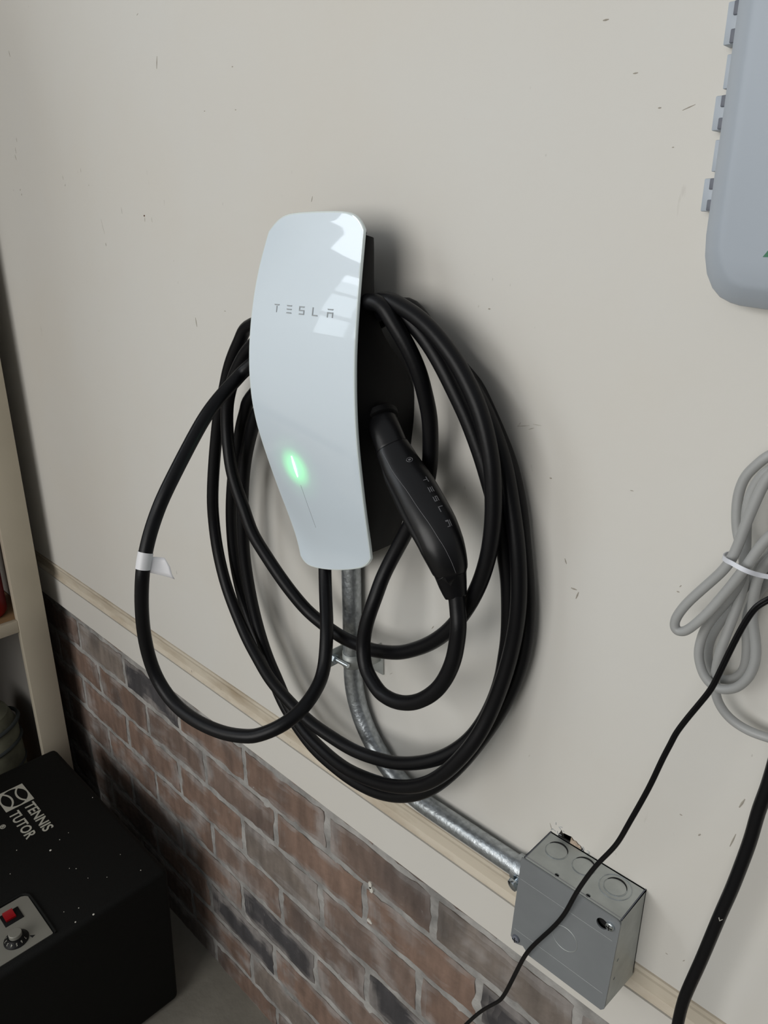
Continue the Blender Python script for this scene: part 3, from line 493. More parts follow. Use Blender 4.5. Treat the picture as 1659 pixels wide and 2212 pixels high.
# ------------------------------------------------------------------ charging cable with its plug
cab = thing('charging_cable', 'thick black charging cable looped many times around the charger, plug docked in its side', 'cable', (-0.60, -0.03, 1.0))
RC = 0.0077
cpath = smooth_path(CABLE, sub=5, relax=5)
build('cable', tube(cpath, RC, n=18), M_rubber, cab)
conn = smooth_path(CONN, sub=6, relax=1)
cr = []
for i in range(len(conn)):
    f = i / 6.0; k = min(int(f), len(CONN) - 2); cr.append(CONN[k][3] + (CONN[k + 1][3] - CONN[k][3]) * (f - k))
def csec(i0, i1, name, m, extra=0.0, asp=0.86):
    bm = bmesh.new(); N = i1 - i0; rings = []
    for i in range(i0, i1):
        t = (conn[min(i + 1, len(conn) - 1)] - conn[max(i - 1, 0)]).normalized()
        v0 = Vector((0, -0.55, 1.43)) - conn[i]; u = (v0 - t * v0.dot(t)).normalized(); w = t.cross(u); rr_ = cr[i] + extra
        ring = []
        for k in range(32):
            a = 2 * math.pi * k / 32; ca, sa = math.cos(a), math.sin(a)
            e = 0.82
            ring.append(bm.verts.new(conn[i] + u * math.copysign(abs(ca) ** e, ca) * rr_ * asp + w * math.copysign(abs(sa) ** e, sa) * rr_))
        rings.append(ring)
    for a, c in zip(rings, rings[1:]):
        for k in range(32): bm.faces.new((a[k], a[(k + 1) % 32], c[(k + 1) % 32], c[k]))
    bm.faces.new(rings[0][::-1]); bm.faces.new(rings[-1])
    return bm
def csurf(fi, ang, h=0.0):
    """point on the handle: fi is the station, ang turns from the side that faces the room"""
    i = int(fi * 6); f = fi * 6 - i; i = min(i, len(conn) - 2)
    c = conn[i].lerp(conn[i + 1], f); t = (conn[min(i + 2, len(conn) - 1)] - conn[max(i - 1, 0)]).normalized(); rr_ = cr[i] + (cr[i + 1] - cr[i]) * f
    v0 = Vector((0, -0.55, 1.43)) - c; u = (v0 - t * v0.dot(t)).normalized(); w = t.cross(u)
    ca, sa = math.cos(ang), math.sin(ang); e = 0.82
    return c + u * (math.copysign(abs(ca) ** e, ca) * rr_ * 0.86 + h * ca) + w * (math.copysign(abs(sa) ** e, sa) * rr_ + h * sa)
plug = build('plug_handle', csec(24, 73, 'plug_handle', M_satin), M_satin, cab)
build('plug_collar', csec(0, 26, 'plug_collar', M_satin), M_satin, cab)
build('strain_relief', csec(76, 91, 'strain_relief', M_rubber), M_rubber, cab)
build('plug_end_ring', csec(72, 77, 'plug_end_ring', M_satin, extra=-0.0006), M_satin, cab)
SG = SGN = 1.0
# seam line, grip underside, button ring and lettering on the handle
build('seam', tube([csurf(4.4 + 7.4 * i / 40, 0.55 - 0.75 * i / 40, 0.0) for i in range(41)], 0.00020, n=6), M_mark2, plug)
build('grip_pad', tube([csurf(5.2 + 5.4 * i / 40, 1.15, -0.0022) for i in range(41)], [0.0042 * math.sin(math.pi * (0.08 + 0.84 * i / 40)) + 0.0008 for i in range(41)], n=12), M_black, plug)
bc = csurf(5.55, -0.30 * SG, 0.0)
def ringpts(r, n=28): return [csurf(6.0 + r * math.cos(2 * math.pi * k / n), -0.46 + r * 1.05 * math.sin(2 * math.pi * k / n), 0.0002) for k in range(n)]
build('button', tube(ringpts(0.16), 0.00028, n=6, closed=True), M_mark2, plug)
bm = bmesh.new(); c0 = bm.verts.new(csurf(6.0, -0.46, 0.0006)); ring = [bm.verts.new(p) for p in ringpts(0.085)]
for k in range(len(ring)): bm.faces.new((c0, ring[k], ring[(k + 1) % len(ring)]))
build('button_dot', bm, M_mark2, plug)
bm = bmesh.new()
for ch, f0 in zip('TESLA', (6.95, 7.42, 7.90, 8.40, 9.02)):
    for poly in GLYPH[ch]:
        prism(bm, [(a, c) for a, c in densify(poly, 0.3)], (lambda a, c, h: csurf(f0 + 0.12 + a * 0.26, -0.46 - c * 0.24, h)), 0.0001, 0.0004)
build('lettering', bm, M_mark2, plug, smooth=False)
bx_ = lathe(bmesh.new(), conn[8] - (conn[14] - conn[8]).normalized() * 0.004, (conn[14] - conn[8]), [(0.0165, 0), (0.0185, 0.001), (0.0178, 0.006), (0.0165, 0.007)], n=32)
build('dock_socket', bx_, M_black, charger)
# paper tag around the outer loop
def near(pt): return min(range(len(cpath)), key=lambda i: (cpath[i] - Vector(pt)).length)
i0 = near(TAGPT); ids = range(i0 - 6, i0 + 7)
seg = [cpath[i] for i in ids]
tl = sum((seg[i + 1] - seg[i]).length for i in range(len(seg) - 1)); want = 0.019
keep = [seg[0]]; acc = 0
mid = cpath[i0]; seg = [p for p in cpath[i0 - 8:i0 + 9] if (p - mid).length < want / 2 + 0.001]
tagp = build('cable_tag', tube(seg, RC + 0.0005, n=24), M_label, cab); tagp['label'] = 'white paper tag wrapped on the cable'
t = (seg[-1] - seg[0]).normalized(); hw = (seg[-1] - seg[0]).length / 2
side = RIGHT - t * RIGHT.dot(t); side.normalize(); nrm = t.cross(side)
bm = bmesh.new(); fl = []
for j in range(5):
    a = j / 4; row = []
    for i in range(9):
        s_ = i / 8; ln = 0.0150 + 0.0150 * (1 - a)
        p = mid + t * ((0.5 - a) * -2 * hw * 0.95 - hw * 0.28 - 0.0035 * s_ * (a < 0.3) + (0.25 - 0.0) * 0.004 * s_) + side * (RC * 0.9 + ln * s_ * 0.95) + nrm * (0.0022 * math.sin(s_ * 2.6))
        row.append(bm.verts.new(p))
    fl.append(row)
grid_faces(bm, fl)
fo = build('tag_flap', bm, M_label, tagp)
sm = fo.modifiers.new('thickness', 'SOLIDIFY'); sm.thickness = 0.0003

# ------------------------------------------------------------------ steel conduit with clamp and box connector
cdt = thing('conduit', 'galvanised steel conduit bending from under the charger to the junction box', 'pipe', (-0.58, 0, 0.9))
PX, PY, PR = -0.5803, -0.0145, 0.0117
cp = [Vector((PX, PY, 1.13 - 0.01 * i)) for i in range(20)]
CR = 0.1285; cx, cz = PX + CR, 0.929
cp += [Vector((cx - CR * math.cos(a), PY, cz - CR * math.sin(a))) for a in [math.pi / 2 * i / 28 for i in range(29)]]
cp += [Vector((cx + 0.01 * i, PY, cz - CR)) for i in range(1, 14)] + [Vector((-0.3080, PY, cz - CR))]
build('pipe', tube(cp, PR, n=28), M_zinc, cdt)
ZC = 0.948
bm = bmesh.new()
ring = [Vector((PX + (PR + 0.0012) * math.cos(a), PY + (PR + 0.0012) * math.sin(a), ZC)) for a in [math.pi * (0.62 + 1.76 * i / 30) for i in range(31)]]
for i in range(30):
    a, c = ring[i], ring[i + 1]
    for (p, q) in ((a, c),):
        vs = [bm.verts.new(x + Vector((0, 0, dz))) for x, dz in ((p, -0.009), (q, -0.009), (q, 0.009), (p, 0.009))]; bm.faces.new(vs)
bmesh.ops.remove_doubles(bm, verts=bm.verts, dist=1e-5)
clamp = build('clamp_band', bm, M_zinc2, cdt); mo_ = clamp.modifiers.new('thickness', 'SOLIDIFY'); mo_.thickness = 0.0012
bx('clamp_plate', M_zinc2, PX - 0.036, PX + 0.040, -0.0025, -0.0003, ZC - 0.012, ZC + 0.012, cdt, bev=0.0004)
bm = box(bmesh.new(), PX - 0.0200, PX - 0.0185, -0.036, -0.001, ZC - 0.012, ZC + 0.011, 0.0003); build('clamp_ear', bm, M_zinc2, cdt)
bm = box(bmesh.new(), PX + 0.0345, PX + 0.036, -0.022, -0.001, ZC + 0.006, ZC + 0.030, 0.0003); build('clamp_ear', bm, M_zinc2, cdt)
YB = -0.0305
bolt = build('bolt', cyl(bmesh.new(), (PX - 0.020, YB, ZC - 0.0005), (PX + 0.0085, YB, ZC - 0.0005), 0.0027, n=20), M_screw, cdt)
build('nut', cyl(bmesh.new(), (PX - 0.0185, YB, ZC - 0.0005), (PX - 0.0125, YB, ZC - 0.0005), 0.0058, n=6), M_screw, bolt)
CZ = cz - CR
fit = build('box_connector', lathe(bmesh.new(), (-0.3280, PY, CZ), (1, 0, 0), [(0.0128, 0), (0.0142, 0.0008), (0.0142, 0.017), (0.0165, 0.0185), (0.0165, 0.0275), (0.012, 0.0285)]), M_zinc, cdt)
build('connector_lug', box(bmesh.new(), -0.3170, -0.3040, PY - 0.003, PY + 0.011, CZ + 0.0105, CZ + 0.0175, 0.001), M_zinc2, fit)
sc = build('clamp_screw', cyl(bmesh.new(), (-0.3165, -0.026, CZ - 0.002), (-0.3165, -0.0375, CZ - 0.002), 0.0030, n=18), M_screw, fit)
build('screw_head', lathe(bmesh.new(), (-0.3165, -0.0345, CZ - 0.002), (-0.25, -1, -0.25), [(0.0066, 0), (0.0070, 0.0010), (0.0062, 0.0040), (0.0035, 0.0052), (0.0001, 0.0054)]), M_screw, sc)
build('screw_washer', lathe(bmesh.new(), (-0.3165, -0.029, CZ - 0.002), (0, -1, 0), [(0.0066, 0), (0.0066, 0.0012), (0.0035, 0.0015)]), M_screw, sc)

# ------------------------------------------------------------------ junction box
jb = thing('junction_box', 'square grey steel junction box with knockouts and a skewed cover', 'junction box', (-0.2475, 0, 0.80))
X0, X1, Z0, Z1, YF = -0.2998, -0.1950, 0.7460, 0.8563, -0.0480
def plate(bm, poly, holes, fn, t):
    """flat plate with round holes, extruded by t"""
    loops = [[Vector((a, c, 0)) for a, c in poly]] + [[Vector((hx + hr * math.cos(-2 * math.pi * k / 28), hy + hr * math.sin(-2 * math.pi * k / 28), 0)) for k in range(28)] for hx, hy, hr in holes]
    flat = [p for lp in loops for p in lp]; top = [bm.verts.new(fn(p.x, p.y, 0)) for p in flat]; bot = [bm.verts.new(fn(p.x, p.y, t)) for p in flat]
    for tri in tessellate_polygon(loops): bm.faces.new([top[i] for i in tri]); bm.faces.new([bot[i] for i in tri][::-1])
    k = 0
    for lp in loops:
        n_ = len(lp)
        for i in range(n_): bm.faces.new((top[k + i], top[k + (i + 1) % n_], bot[k + (i + 1) % n_], bot[k + i]))
        k += n_
TH = 0.0016
bm = bmesh.new()
plate(bm, [(X0, YF), (X1, YF), (X1, 0), (X0, 0)], [(-0.2645, -0.0443, 0.0022), (-0.2308, -0.0445, 0.0022)], lambda a, c, h: Vector((a, c, Z1 - h)), TH)
plate(bm, [(X0, YF), (X1, YF), (X1, 0), (X0, 0)], [], lambda a, c, h: Vector((a, c, Z0 + h)), TH)
plate(bm, [(YF, Z0), (0, Z0), (0, Z1), (YF, Z1)], [(-0.039, 0.800, 0.0018), (-0.039, 0.776, 0.0018)], lambda a, c, h: Vector((X1 - h, a, c)), TH)
plate(bm, [(YF, Z0), (0, Z0), (0, Z1), (YF, Z1)], [], lambda a, c, h: Vector((X0 + h, a, c)), TH)
plate(bm, [(X0, Z0), (X1, Z0), (X1, Z1), (X0, Z1)], [], lambda a, c, h: Vector((a, -0.0004 - h, c)), TH)
for v in bm.verts:
    if v.co.y < -0.03: v.co.x -= 0.0030 * (Z1 - v.co.z) / 0.11; v.co.y -= 0.0020 * (Z1 - v.co.z) / 0.11
build('box_shell', bm, M_zinc2, jb, smooth=False)
bx('box_interior', M_hole, X0 + 0.003, X1 - 0.006, YF + 0.004, -0.004, Z0 + 0.003, Z1 - 0.003, jb)
for kx, ky, rr_ in ((-0.2810, -0.0185, 0.0112), (-0.2516, -0.0170, 0.0112), (-0.2175, -0.0180, 0.0108)):
    bm = bmesh.new(); k_ = [Vector((kx + rr_ * math.cos(a), ky + rr_ * math.sin(a), Z1 + 0.0001)) for a in [2 * math.pi * i / 40 for i in range(40)]]
    ko = build('knockout', tube(k_, 0.00035, n=6, closed=True, up=(0, 0, 1)), M_zinc, jb)
    r_in = rr_ - 0.0009
    bm = lathe(bmesh.new(), (kx, ky, Z1 - 0.0003), (0, 0, 1), [(r_in, 0), (r_in, 0.0006), (r_in - 0.001, 0.0007)], n=36)
    build('knockout_disc', bm, M_zinc2, ko)
    bm = bmesh.new(); arc = [Vector((kx + rr_ * 0.97 * math.cos(a), ky + rr_ * 0.97 * math.sin(a), Z1 + 0.0003)) for a in [math.radians(20 + 140 * i / 20) for i in range(21)]]
    build('knockout_gap', tube(arc, [0.0009 * math.sin(math.pi * (i + 1) / 22) + 0.0001 for i in range(21)], n=6), M_hole, ko)
kx, ky = -0.2175, -0.0180
k2 = [Vector((kx + 0.0150 * math.cos(a), ky + 0.0150 * math.sin(a), Z1 + 0.0001)) for a in [2 * math.pi * i / 40 for i in range(40)]]
build('knockout_ring', tube(k2, 0.00045, n=6, closed=True, up=(0, 0, 1)), M_zinc, jb)
# two thin seams along the box edges
build('seam', tube([Vector((X0 + 0.0012, -y_, Z1 + 0.0002)) for y_ in (0.0, 0.022, 0.024, 0.026, 0.0475)], 0.0004, n=6), M_slot, jb)
build('seam', tube([Vector((X1 - 0.0008, -y_, Z1 + 0.0002)) for y_ in (0.0, 0.0475)], 0.0004, n=6), M_slot, jb)
build('seam', tube([Vector((X0 + (X1 - X0) * i / 20, YF + 0.0022, Z1 + 0.0001)) for i in range(21)], 0.0003, n=6), M_mark2, jb)
# cover plate: held by two screws, its lower edge swung out a little
A0, A1, B0, B1 = -0.3022, -0.1948, 0.7420, 0.8560
def cov(a, c, h):
    k = (B1 - c) / (B1 - B0)
    return Vector((a - 0.0032 * k, YF - 0.0006 - 0.0022 * k - h, c))
poly = [(A0 + 0.001, B1), (A1 - 0.004, B1), (A1 - 0.001, B1 - 0.0012), (A1, B1 - 0.004), (A1, B0 + 0.004), (A1 - 0.003, B0), (A0 + 0.0215, B0), (A0 + 0.0185, B0 + 0.004), (A0 + 0.0150, B0 + 0.0065), (A0 + 0.0120, B0 + 0.0050), (A0 + 0.0060, B0 + 0.0030), (A0 + 0.0035, B0 + 0.0045), (A0, B0 + 0.0085)]
bm = bmesh.new(); plate(bm, [(a, c) for a, c in poly], [(-0.2110, 0.8418, 0.0058)], cov, 0.0016)
cover = build('cover_plate', bm, M_cover, jb, smooth=False); cover['label'] = 'darker flat steel cover plate'
bm = bmesh.new(); build('screw_hole', lathe(bm, cov(-0.2110, 0.8418, -0.004), (0, -1, 0), [(0.0062, 0), (0.0062, 0.001)]), M_hole, cover)
def pan(x, z, nm, m):
    p = cov(x, z, 0.0016)
    s_ = build(nm, lathe(bmesh.new(), p, (0, -1, 0), [(0.0044, 0), (0.0045, 0.0008), (0.0040, 0.0020), (0.0025, 0.0028), (0.0001, 0.0031)]), m, jb)
    bm = bmesh.new(); q = p + Vector((0, -0.0029, 0)); box(bm, q.x - 0.0030, q.x + 0.0030, q.y - 0.0003, q.y + 0.0003, q.z - 0.0004, q.z + 0.0004); box(bm, q.x - 0.0004, q.x + 0.0004, q.y - 0.0003, q.y + 0.0003, q.z - 0.0030, q.z + 0.0030)
    build('screw_slot', bm, M_hole, s_)
pan(-0.2035, 0.8452, 'cover_screw', M_screw); pan(-0.2955, 0.7520, 'cover_screw', M_slot)
k3 = [cov(-0.2440 + 0.0135 * math.cos(a), 0.7955 + 0.0135 * math.sin(a), 0.0017) for a in [2 * math.pi * i / 44 for i in range(44)]]
build('knockout_mark', tube(k3, 0.00032, n=6, closed=True, up=(0, -1, 0)), M_zinc2, cover)
for za, zb_ in ((0.8300, 0.8300), (0.7630, 0.7630)):
    build('scratch', tube([cov(A0 + 0.003 + 0.100 * i / 12, za, 0.0016) for i in range(13)], 0.00008, n=5), M_zinc2, cover)

# torn wall edge beside the box
bm = bmesh.new(); prism(bm, [(-0.2770, 0.8560), (-0.2764, 0.8640), (-0.2735, 0.8612), (-0.2706, 0.8622), (-0.2680, 0.8600), (-0.2660, 0.8602), (-0.2640, 0.8575), (-0.2650, 0.8560)], lambda a, c, h: Vector((a, 0.001 - h, c)), -0.002, 0.0012)
tf = build('torn_paper', bm, mat('torn_board', (0.42, 0.33, 0.25), rough=0.9, bump=0.8, bscale=300, var=0.4, vscale=200)); tf.parent = wall; tf['label'] = 'torn brown wallboard edge'
rnd = random.Random(5)
for q in range(16):
    if q < 9: x, z = -0.2985 + rnd.uniform(0, 0.014), 0.8570 + rnd.uniform(0.0, 0.013)
    else: x, z = -0.2600 + rnd.uniform(-0.004, 0.006), 0.8565 + rnd.uniform(0, 0.0035)
    a = rnd.uniform(0, 3.1); ll = rnd.uniform(0.0012, 0.0036)
    bm = bmesh.new(); d = Vector((math.cos(a), 0, math.sin(a))) * ll / 2; o_ = Vector((x, -0.0002, z))
    build('wall_chip', tube([o_ - d, o_ + d * 0.2 + Vector((0, 0, 0.0003)), o_ + d], 0.0003, n=5), M_mark, wall)
# scuffs and dots that stand out on the upper wall
for x, z, ll, r_, a in SCUFFS:
    d = Vector((math.cos(a), 0, math.sin(a))) * ll / 2; o_ = Vector((x, -0.0000, z))
    s_ = build('scuff', tube([o_ - d, o_, o_ + d], [r_ * 0.5, r_, r_ * 0.4], n=6), M_scuff if r_ < 0.00125 else M_nail, wall)

# ------------------------------------------------------------------ grey cords, black cords
gp = smooth_path(GREY, sub=5, relax=5)
gc = tag(build('extension_cord', tube(gp, 0.0036, n=14), M_grey), 'grey round extension cord gathered in loops, hanging at the right edge', 'cord')
tp = smooth_path(TIE, sub=5, relax=2, closed=True)
tie = build('cord_tie', tube(tp, 0.001, up=(0, 0.2, 1), closed=True, prof=[(-0.0016, -0.0004), (0.0016, -0.0004), (0.0016, 0.0004), (-0.0016, 0.0004)]), M_tie); tag(tie, 'thin white tie wrapped around the grey cord loops', 'tie')
th = smooth_path(THIN, sub=6, relax=5)
lobe = []
for k in range(20):
    a = 2 * math.pi * k / 20; x = math.cos(a); y = math.sin(a)
    lobe.append((y * 0.0013 * (1 - 0.35 * math.exp(-(x / 0.28) ** 2)), x * 0.0024))
tag(build('lamp_cord', tube(th, 0.002, up=FWD * -1, prof=lobe), M_rubber), 'thin flat black cord crossing diagonally in front of the junction box', 'cord')
tk = smooth_path(THICK, sub=6, relax=4)
kc = tag(build('power_cable', tube(tk, 0.0050, n=16), M_rubber), 'thick black cable hanging at the lower right, right of the junction box', 'cable')

kp = min(tk, key=lambda p: abs(p.z - KNICK[2]))
fk = build('paint_fleck', tube([kp + RIGHT * -0.003 + FWD * -0.0048 + Vector((0, 0, 0.0018)), kp + RIGHT * -0.0022 + FWD * -0.0050 + Vector((0, 0, -0.0012)), kp + RIGHT * 0.0006 + FWD * -0.0052 + Vector((0, 0, 0.0014))], 0.0004, n=6), M_fleck, kc)
# ------------------------------------------------------------------ grey hinged enclosure, top right
enc = thing('hinged_enclosure', 'blue grey plastic hinged enclosure cover at the top right', 'enclosure', (-0.05, 0, 1.6))
OUT = [(-0.2192, 1.4323), (-0.2180, 1.4190), (-0.2150, 1.4075), (-0.2099, 1.3984), (-0.2039, 1.3927), (-0.1963, 1.3893), (-0.1900, 1.3878), (-0.1728, 1.3863), (0.13, 1.3840), (0.145, 1.386), (0.158, 1.394), (0.164, 1.41)]
OUT = OUT + [(0.165, 1.86), (0.158, 1.885), (0.14, 1.895), (-0.19, 1.895), (-0.208, 1.888), (-0.2192, 1.87)]
INN = [(-0.2035, 1.4380), (-0.2025, 1.4240), (-0.2000, 1.4180), (-0.1960, 1.4110), (-0.1925, 1.4065), (-0.1880, 1.4040), (-0.1834, 1.4026), (-0.1693, 1.4015), (0.125, 1.400), (0.135, 1.402), (0.143, 1.409), (0.148, 1.42), (0.149, 1.85), (0.143, 1.87), (0.13, 1.878), (-0.185, 1.878), (-0.196, 1.873), (-0.2035, 1.86)]
bm = bmesh.new(); rs = []
for poly, y in ((OUT, 0.0), (OUT, -0.0155), ([(o_[0] * 0.93 + i_[0] * 0.07, o_[1] * 0.93 + i_[1] * 0.07) for o_, i_ in zip(OUT, INN)], -0.0180), ([(o_[0] * 0.25 + i_[0] * 0.75, o_[1] * 0.25 + i_[1] * 0.75) for o_, i_ in zip(OUT, INN)], -0.0278), (INN, -0.0300)):
    rs.append([bm.verts.new((a, y, c)) for a, c in poly])
for a, c in zip(rs, rs[1:]): loopfaces(bm, a, c)
bm.faces.new(rs[0]); bm.faces.new(rs[-1][::-1])
build('cover', bm, M_panel, enc)
for z0_, z1_ in ((1.5453, 1.5690), (1.4967, 1.5170), (1.4475, 1.4680), (1.5990, 1.622), (1.652, 1.675), (1.705, 1.728)):
    h_ = bx('hinge', M_panel, -0.2275, -0.2190, -0.0110, 0.0, z0_, z1_, enc, bev=0.0008)
    d_ = (z1_ - z0_)
    for za in (z0_ + 0.0004, z1_ - d_ * 0.34):
        bm = box(bmesh.new(), -0.2232, -0.2185, -0.0125, -0.004, za, za + d_ * 0.33, 0.0006); build('hinge_slot_dark', bm, M_slot, h_)  # dark raised blocks, colour standing in for the shaded recesses between knuckles
for z0_, z1_ in ((1.5211, 1.5406), (1.4723, 1.4914), (1.574, 1.594), (1.627, 1.648)):
    bx('hinge_tab', M_panel, -0.2252, -0.2185, -0.0075, 0.0, z0_, z1_, enc, bev=0.0006)
bm = bmesh.new(); prism(bm, [(-0.1755, 1.4192), (-0.150, 1.4192), (-0.150, 1.458)], lambda a, c, h: Vector((a, -0.030 - h, c)), 0.0, 0.0004)
build('printed_triangle', bm, M_green, enc, smooth=False)['label'] = 'dark green printed triangle'

# ------------------------------------------------------------------ bookcase at the left
XS = -1.5450
bk_ = thing('bookcase', 'cream painted open shelf unit standing against the side wall at the left edge', 'shelf unit', (-1.77, -0.3, 0))
bx('side_panel', M_grime, -1.97, XS - 0.018, -0.062, -0.044, 0.0, 2.0, bk_, bev=0.001)
bx('side_panel', M_grime, -1.97, XS - 0.018, -0.72, -0.702, 0.0, 2.0, bk_, bev=0.001)
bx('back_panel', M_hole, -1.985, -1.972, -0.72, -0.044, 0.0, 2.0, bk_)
bx('face_stile', M_cream, XS - 0.018, XS, -0.0975, -0.0385, 0.0, 2.0, bk_, bev=0.0015)
bx('face_stile', M_cream, XS - 0.018, XS, -0.72, -0.66, 0.0, 2.0, bk_, bev=0.0015)
for zt_ in (0.662, 1.10, 1.55, 2.0):
    s_ = bx('shelf', M_wood, -1.97, XS - 0.018, -0.70, -0.064, zt_ - 0.018, zt_, bk_)
    bx('shelf_edge', M_cream, XS - 0.017, XS - 0.003, -0.66, -0.0978, zt_ - 0.0275, zt_ - 0.0005, s_, bev=0.001)
s_ = bx('shelf', M_wood, -1.97, XS - 0.018, -0.70, -0.064, 0.08, 0.10, bk_)
bm = lathe(bmesh.new(), (-1.622, -0.138, 0.6625), (0, 0, 1), [(0.032, 0), (0.041, 0.003), (0.045, 0.011), (0.045, 0.19), (0.038, 0.215), (0.02, 0.225)], n=40)
tag(build('red_canister', bm, M_red), 'glossy red canister on the shelf at the left edge', 'canister')
cl = thing('rolled_cloth', 'pale rolled cloth with dark bands on the bottom shelf', 'cloth', (-1.68, -0.18, 0.101))
bm = lathe(bmesh.new(), (-1.69, -0.180, 0.102), (0.05, 0.0, 1), [(0.05, 0), (0.07, 0.01), (0.078, 0.05), (0.080, 0.16), (0.076, 0.26), (0.06, 0.30), (0.03, 0.31)], n=36)
build('roll', bm, M_cloth, cl)
for z_ in (0.19, 0.245, 0.31, 0.36):
    rgn = [Vector((-1.69 + 0.0790 * math.cos(a) + 0.05 * (z_ - 0.1), -0.180 + 0.0790 * math.sin(a), z_ + 0.018 * math.sin(a + 0.7))) for a in [2 * math.pi * i / 36 for i in range(36)]]
    build('dark_band', tube(rgn, 0.0045, n=8, closed=True, up=(0, 0, 1)), M_dkcloth, cl)

# ------------------------------------------------------------------ ball machine at the lower left
ZM = 0.3575
mc = thing('ball_machine', 'black tennis ball machine on the floor, pale lettering and a control panel on top', 'ball machine', (-1.25, -0.27, 0))
def fx(x, z): return x - 0.028 * (1 - z / ZM) if x > -1.2 else x
bm = bmesh.new(); box(bm, -1.496, -1.004, -0.47, -0.0865, 0.004, ZM, 0.012, 4)
PXL, PXR, PYB, PYT = -1.20, -1.0215, -0.3760, -0.2890
for v in bm.verts: v.co.x = fx(v.co.x, v.co.z)
case = build('case', bm, M_case, mc)
bm = bmesh.new(); zz = ZM + 0.0008
pp = [(PXL, PYB), (PXR - 0.002, PYB - 0.001), (PXR, PYB + 0.003), (PXR, PYT - 0.001), (PXR - 0.003, PYT), (-1.122, PYT), (-1.130, PYT - 0.004), (-1.134, PYT - 0.011), (PXL, PYT - 0.011)]
pp = [(-1.1335, -0.455), (PXR, -0.455), (PXR, PYT - 0.001), (PXR - 0.001, PYT), (-1.1255, -0.2892), (-1.130, -0.2925), (-1.1335, -0.2980)]
prism(bm, pp, lambda a, c, h: Vector((a, c, ZM + h)), -0.002, 0.0010)
cpn = build('control_panel', bm, M_plate, mc, smooth=False); cpn['label'] = 'grey metal control plate'
ctr = [Vector((a, c, ZM + 0.0012)) for a, c in [(PXR + 0.002, PYT + 0.004), (-1.045, PYT + 0.0042), (-1.075, PYT + 0.0042), (-1.100, PYT + 0.004), (-1.1250, PYT + 0.003), (-1.133, -0.2900), (-1.1375, -0.2965), (-1.1378, -0.33), (-1.1378, -0.44)]]
build('panel_lip', tube(ctr, 0.0022, n=8), M_case, mc)
# rocker switch
sw = bx('switch_bezel', M_black, -1.1165, -1.0875, -0.3400, -0.3100, ZM, ZM + 0.0022, mc, bev=0.0006)
bm = bmesh.new(); prism(bm, [(-1.1140, 0.0), (-1.0960, 0.0), (-1.0960, 0.0035), (-1.1050, 0.0028), (-1.1140, 0.0055)], lambda a, c, h: Vector((a, -0.3355 + h, ZM + 0.002 + c)), 0.0, 0.0160)
build('rocker', bm, M_red, sw)['label'] = 'red rocker switch'
# dial knob with numbers
KX, KY = -1.0520, -0.3360
kn = build('dial', lathe(bmesh.new(), (KX, KY, ZM + 0.001), (0, 0, 1), [(0.0190, 0), (0.0190, 0.0015), (0.0125, 0.0075), (0.0120, 0.009)], n=40), M_black, mc)
build('dial_cap', lathe(bmesh.new(), (KX, KY, ZM + 0.0095), (0, 0, 1), [(0.0100, 0), (0.0100, 0.0065), (0.0092, 0.0072), (0.001, 0.0073)], n=32), M_plate, kn)
for i, dgt in enumerate('1234567'):
    a = math.radians(228 + 29 * i)
    def fn(x, y, z, a=a):
        X = x - 0.0012; Y = y + 0.0138; r_ = Y; c_, s2 = math.cos(a), math.sin(a)
        return Vector((KX + c_ * r_ + s2 * X, KY + s2 * r_ - c_ * X, ZM + 0.0029 + (0.0190 - Y) * 0.923 + z))
    text_mesh('dial_number', dgt, 0.0048, M_print, fn, kn, extrude=0.0001)
bm = bmesh.new(); prism(bm, [(-1.0325, -0.3180 + 0.0), (-1.0250, -0.3165), (-1.0270, -0.3110)], lambda a, c, h: Vector((a - 0.012, c, ZM + h)), 0.0010, 0.0013); build('pointer_mark', bm, M_hole, cpn, smooth=False)
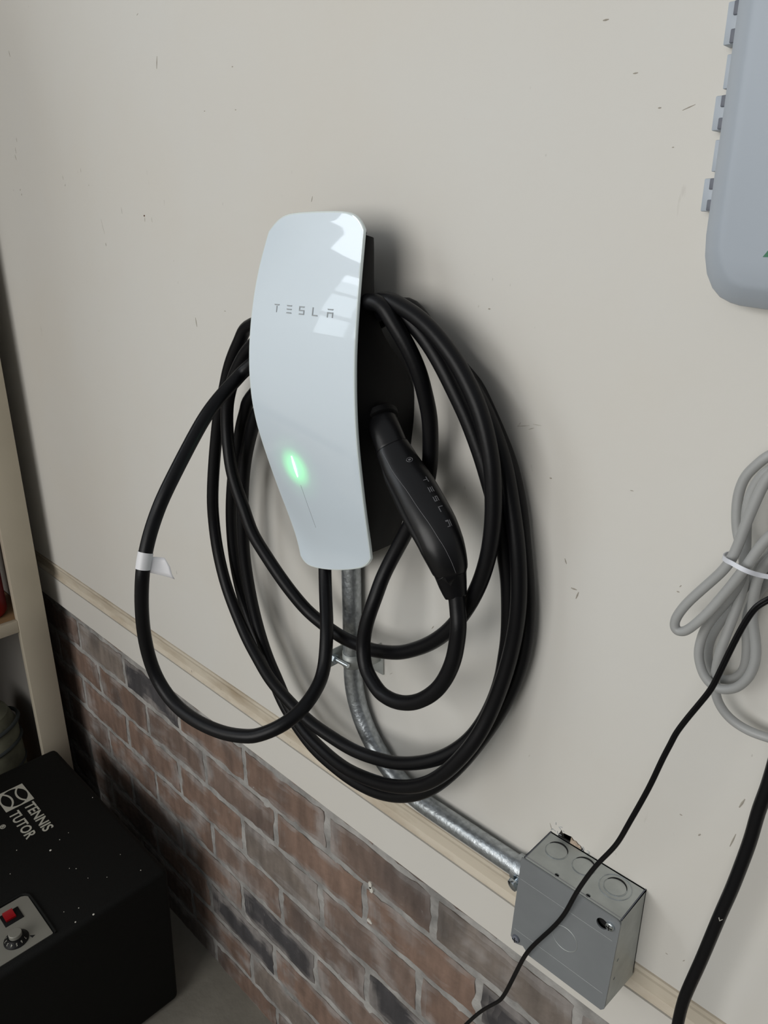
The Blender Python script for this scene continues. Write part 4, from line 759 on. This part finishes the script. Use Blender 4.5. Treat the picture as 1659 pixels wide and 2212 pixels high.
# lettering and square emblem on the top
def top(x, y, z, ox=0, oy=0): return Vector((ox + x, oy + y, ZM + 0.0003 + z))
def fit_text(s, x0, x1, y0, y1):
    cu = bpy.data.curves.new('m', 'FONT'); cu.body = s; t_ = bpy.data.objects.new('m', cu); COL.objects.link(t_); bpy.context.view_layer.update()
    me = bpy.data.meshes.new_from_object(t_.evaluated_get(bpy.context.evaluated_depsgraph_get())); bpy.data.objects.remove(t_)
    xs = [v.co.x for v in me.vertices]; ys = [v.co.y for v in me.vertices]; bpy.data.meshes.remove(me)
    a0, a1, b0, b1 = min(xs), max(xs), min(ys), max(ys)
    return text_mesh('lettering', s, 1.0, M_print, lambda x, y, z: Vector((x0 + (x - a0) / (a1 - a0) * (x1 - x0), y0 + (y - b0) / (b1 - b0) * (y1 - y0), ZM + 0.0004 + (0.0003 if z > 0 else 0))), mc, extrude=0.01, offset=0.018)
fit_text('TENNIS', -1.3560, -1.2560, -0.2085, -0.1892)
fit_text('TUTOR', -1.3520, -1.2605, -0.2395, -0.2200)
fit_text('®', -1.3330, -1.3210, -0.2640, -0.2540)
EX0, EX1, EY0, EY1 = -1.4260, -1.3620, -0.2400, -0.1850
build('emblem', prism(bmesh.new(), [(EX0, EY0), (EX1, EY0), (EX1, EY1), (EX0, EY1)], top, 0.0, 0.0002), M_print, mc, smooth=False)
ecx, ecy = (EX0 + EX1) / 2, (EY0 + EY1) / 2; ea, eb = 0.0285, 0.0245
em = build('emblem_ball', prism(bmesh.new(), [(ecx + ea * math.cos(2 * math.pi * i / 40), ecy + eb * math.sin(2 * math.pi * i / 40)) for i in range(40)], top, 0.0002, 0.0004), M_case, mc, smooth=False)
for sgn in (-1, 1):
    pts = [Vector((ecx + 0.0285 * math.sin(a), ecy + sgn * (0.0250 - 0.0195 * math.cos(a)), ZM + 0.0008)) for a in [math.radians(-62 + 124 * i / 24) for i in range(25)]]
    pts = [Vector((p.x, p.y, p.z)) for p in pts if ((p.x - ecx) / ea) ** 2 + ((p.y - ecy) / eb) ** 2 < 1.05]
    build('emblem_seam', tube(pts, 0.001, up=(0, 0, 1), prof=[(-0.0002, -0.0018), (0.0002, -0.0018), (0.0002, 0.0018), (-0.0002, 0.0018)]), M_print, em)
rnd = random.Random(3)
for x, y, r_ in FLECKS:
    build('paint_fleck', lathe(bmesh.new(), (x, y, ZM + 0.0001), (0, 0, 1), [(r_ * 0.75, 0), (r_ * 0.68, 0.0004), (r_ * 0.2, 0.0005)], n=9), M_fleck, mc)
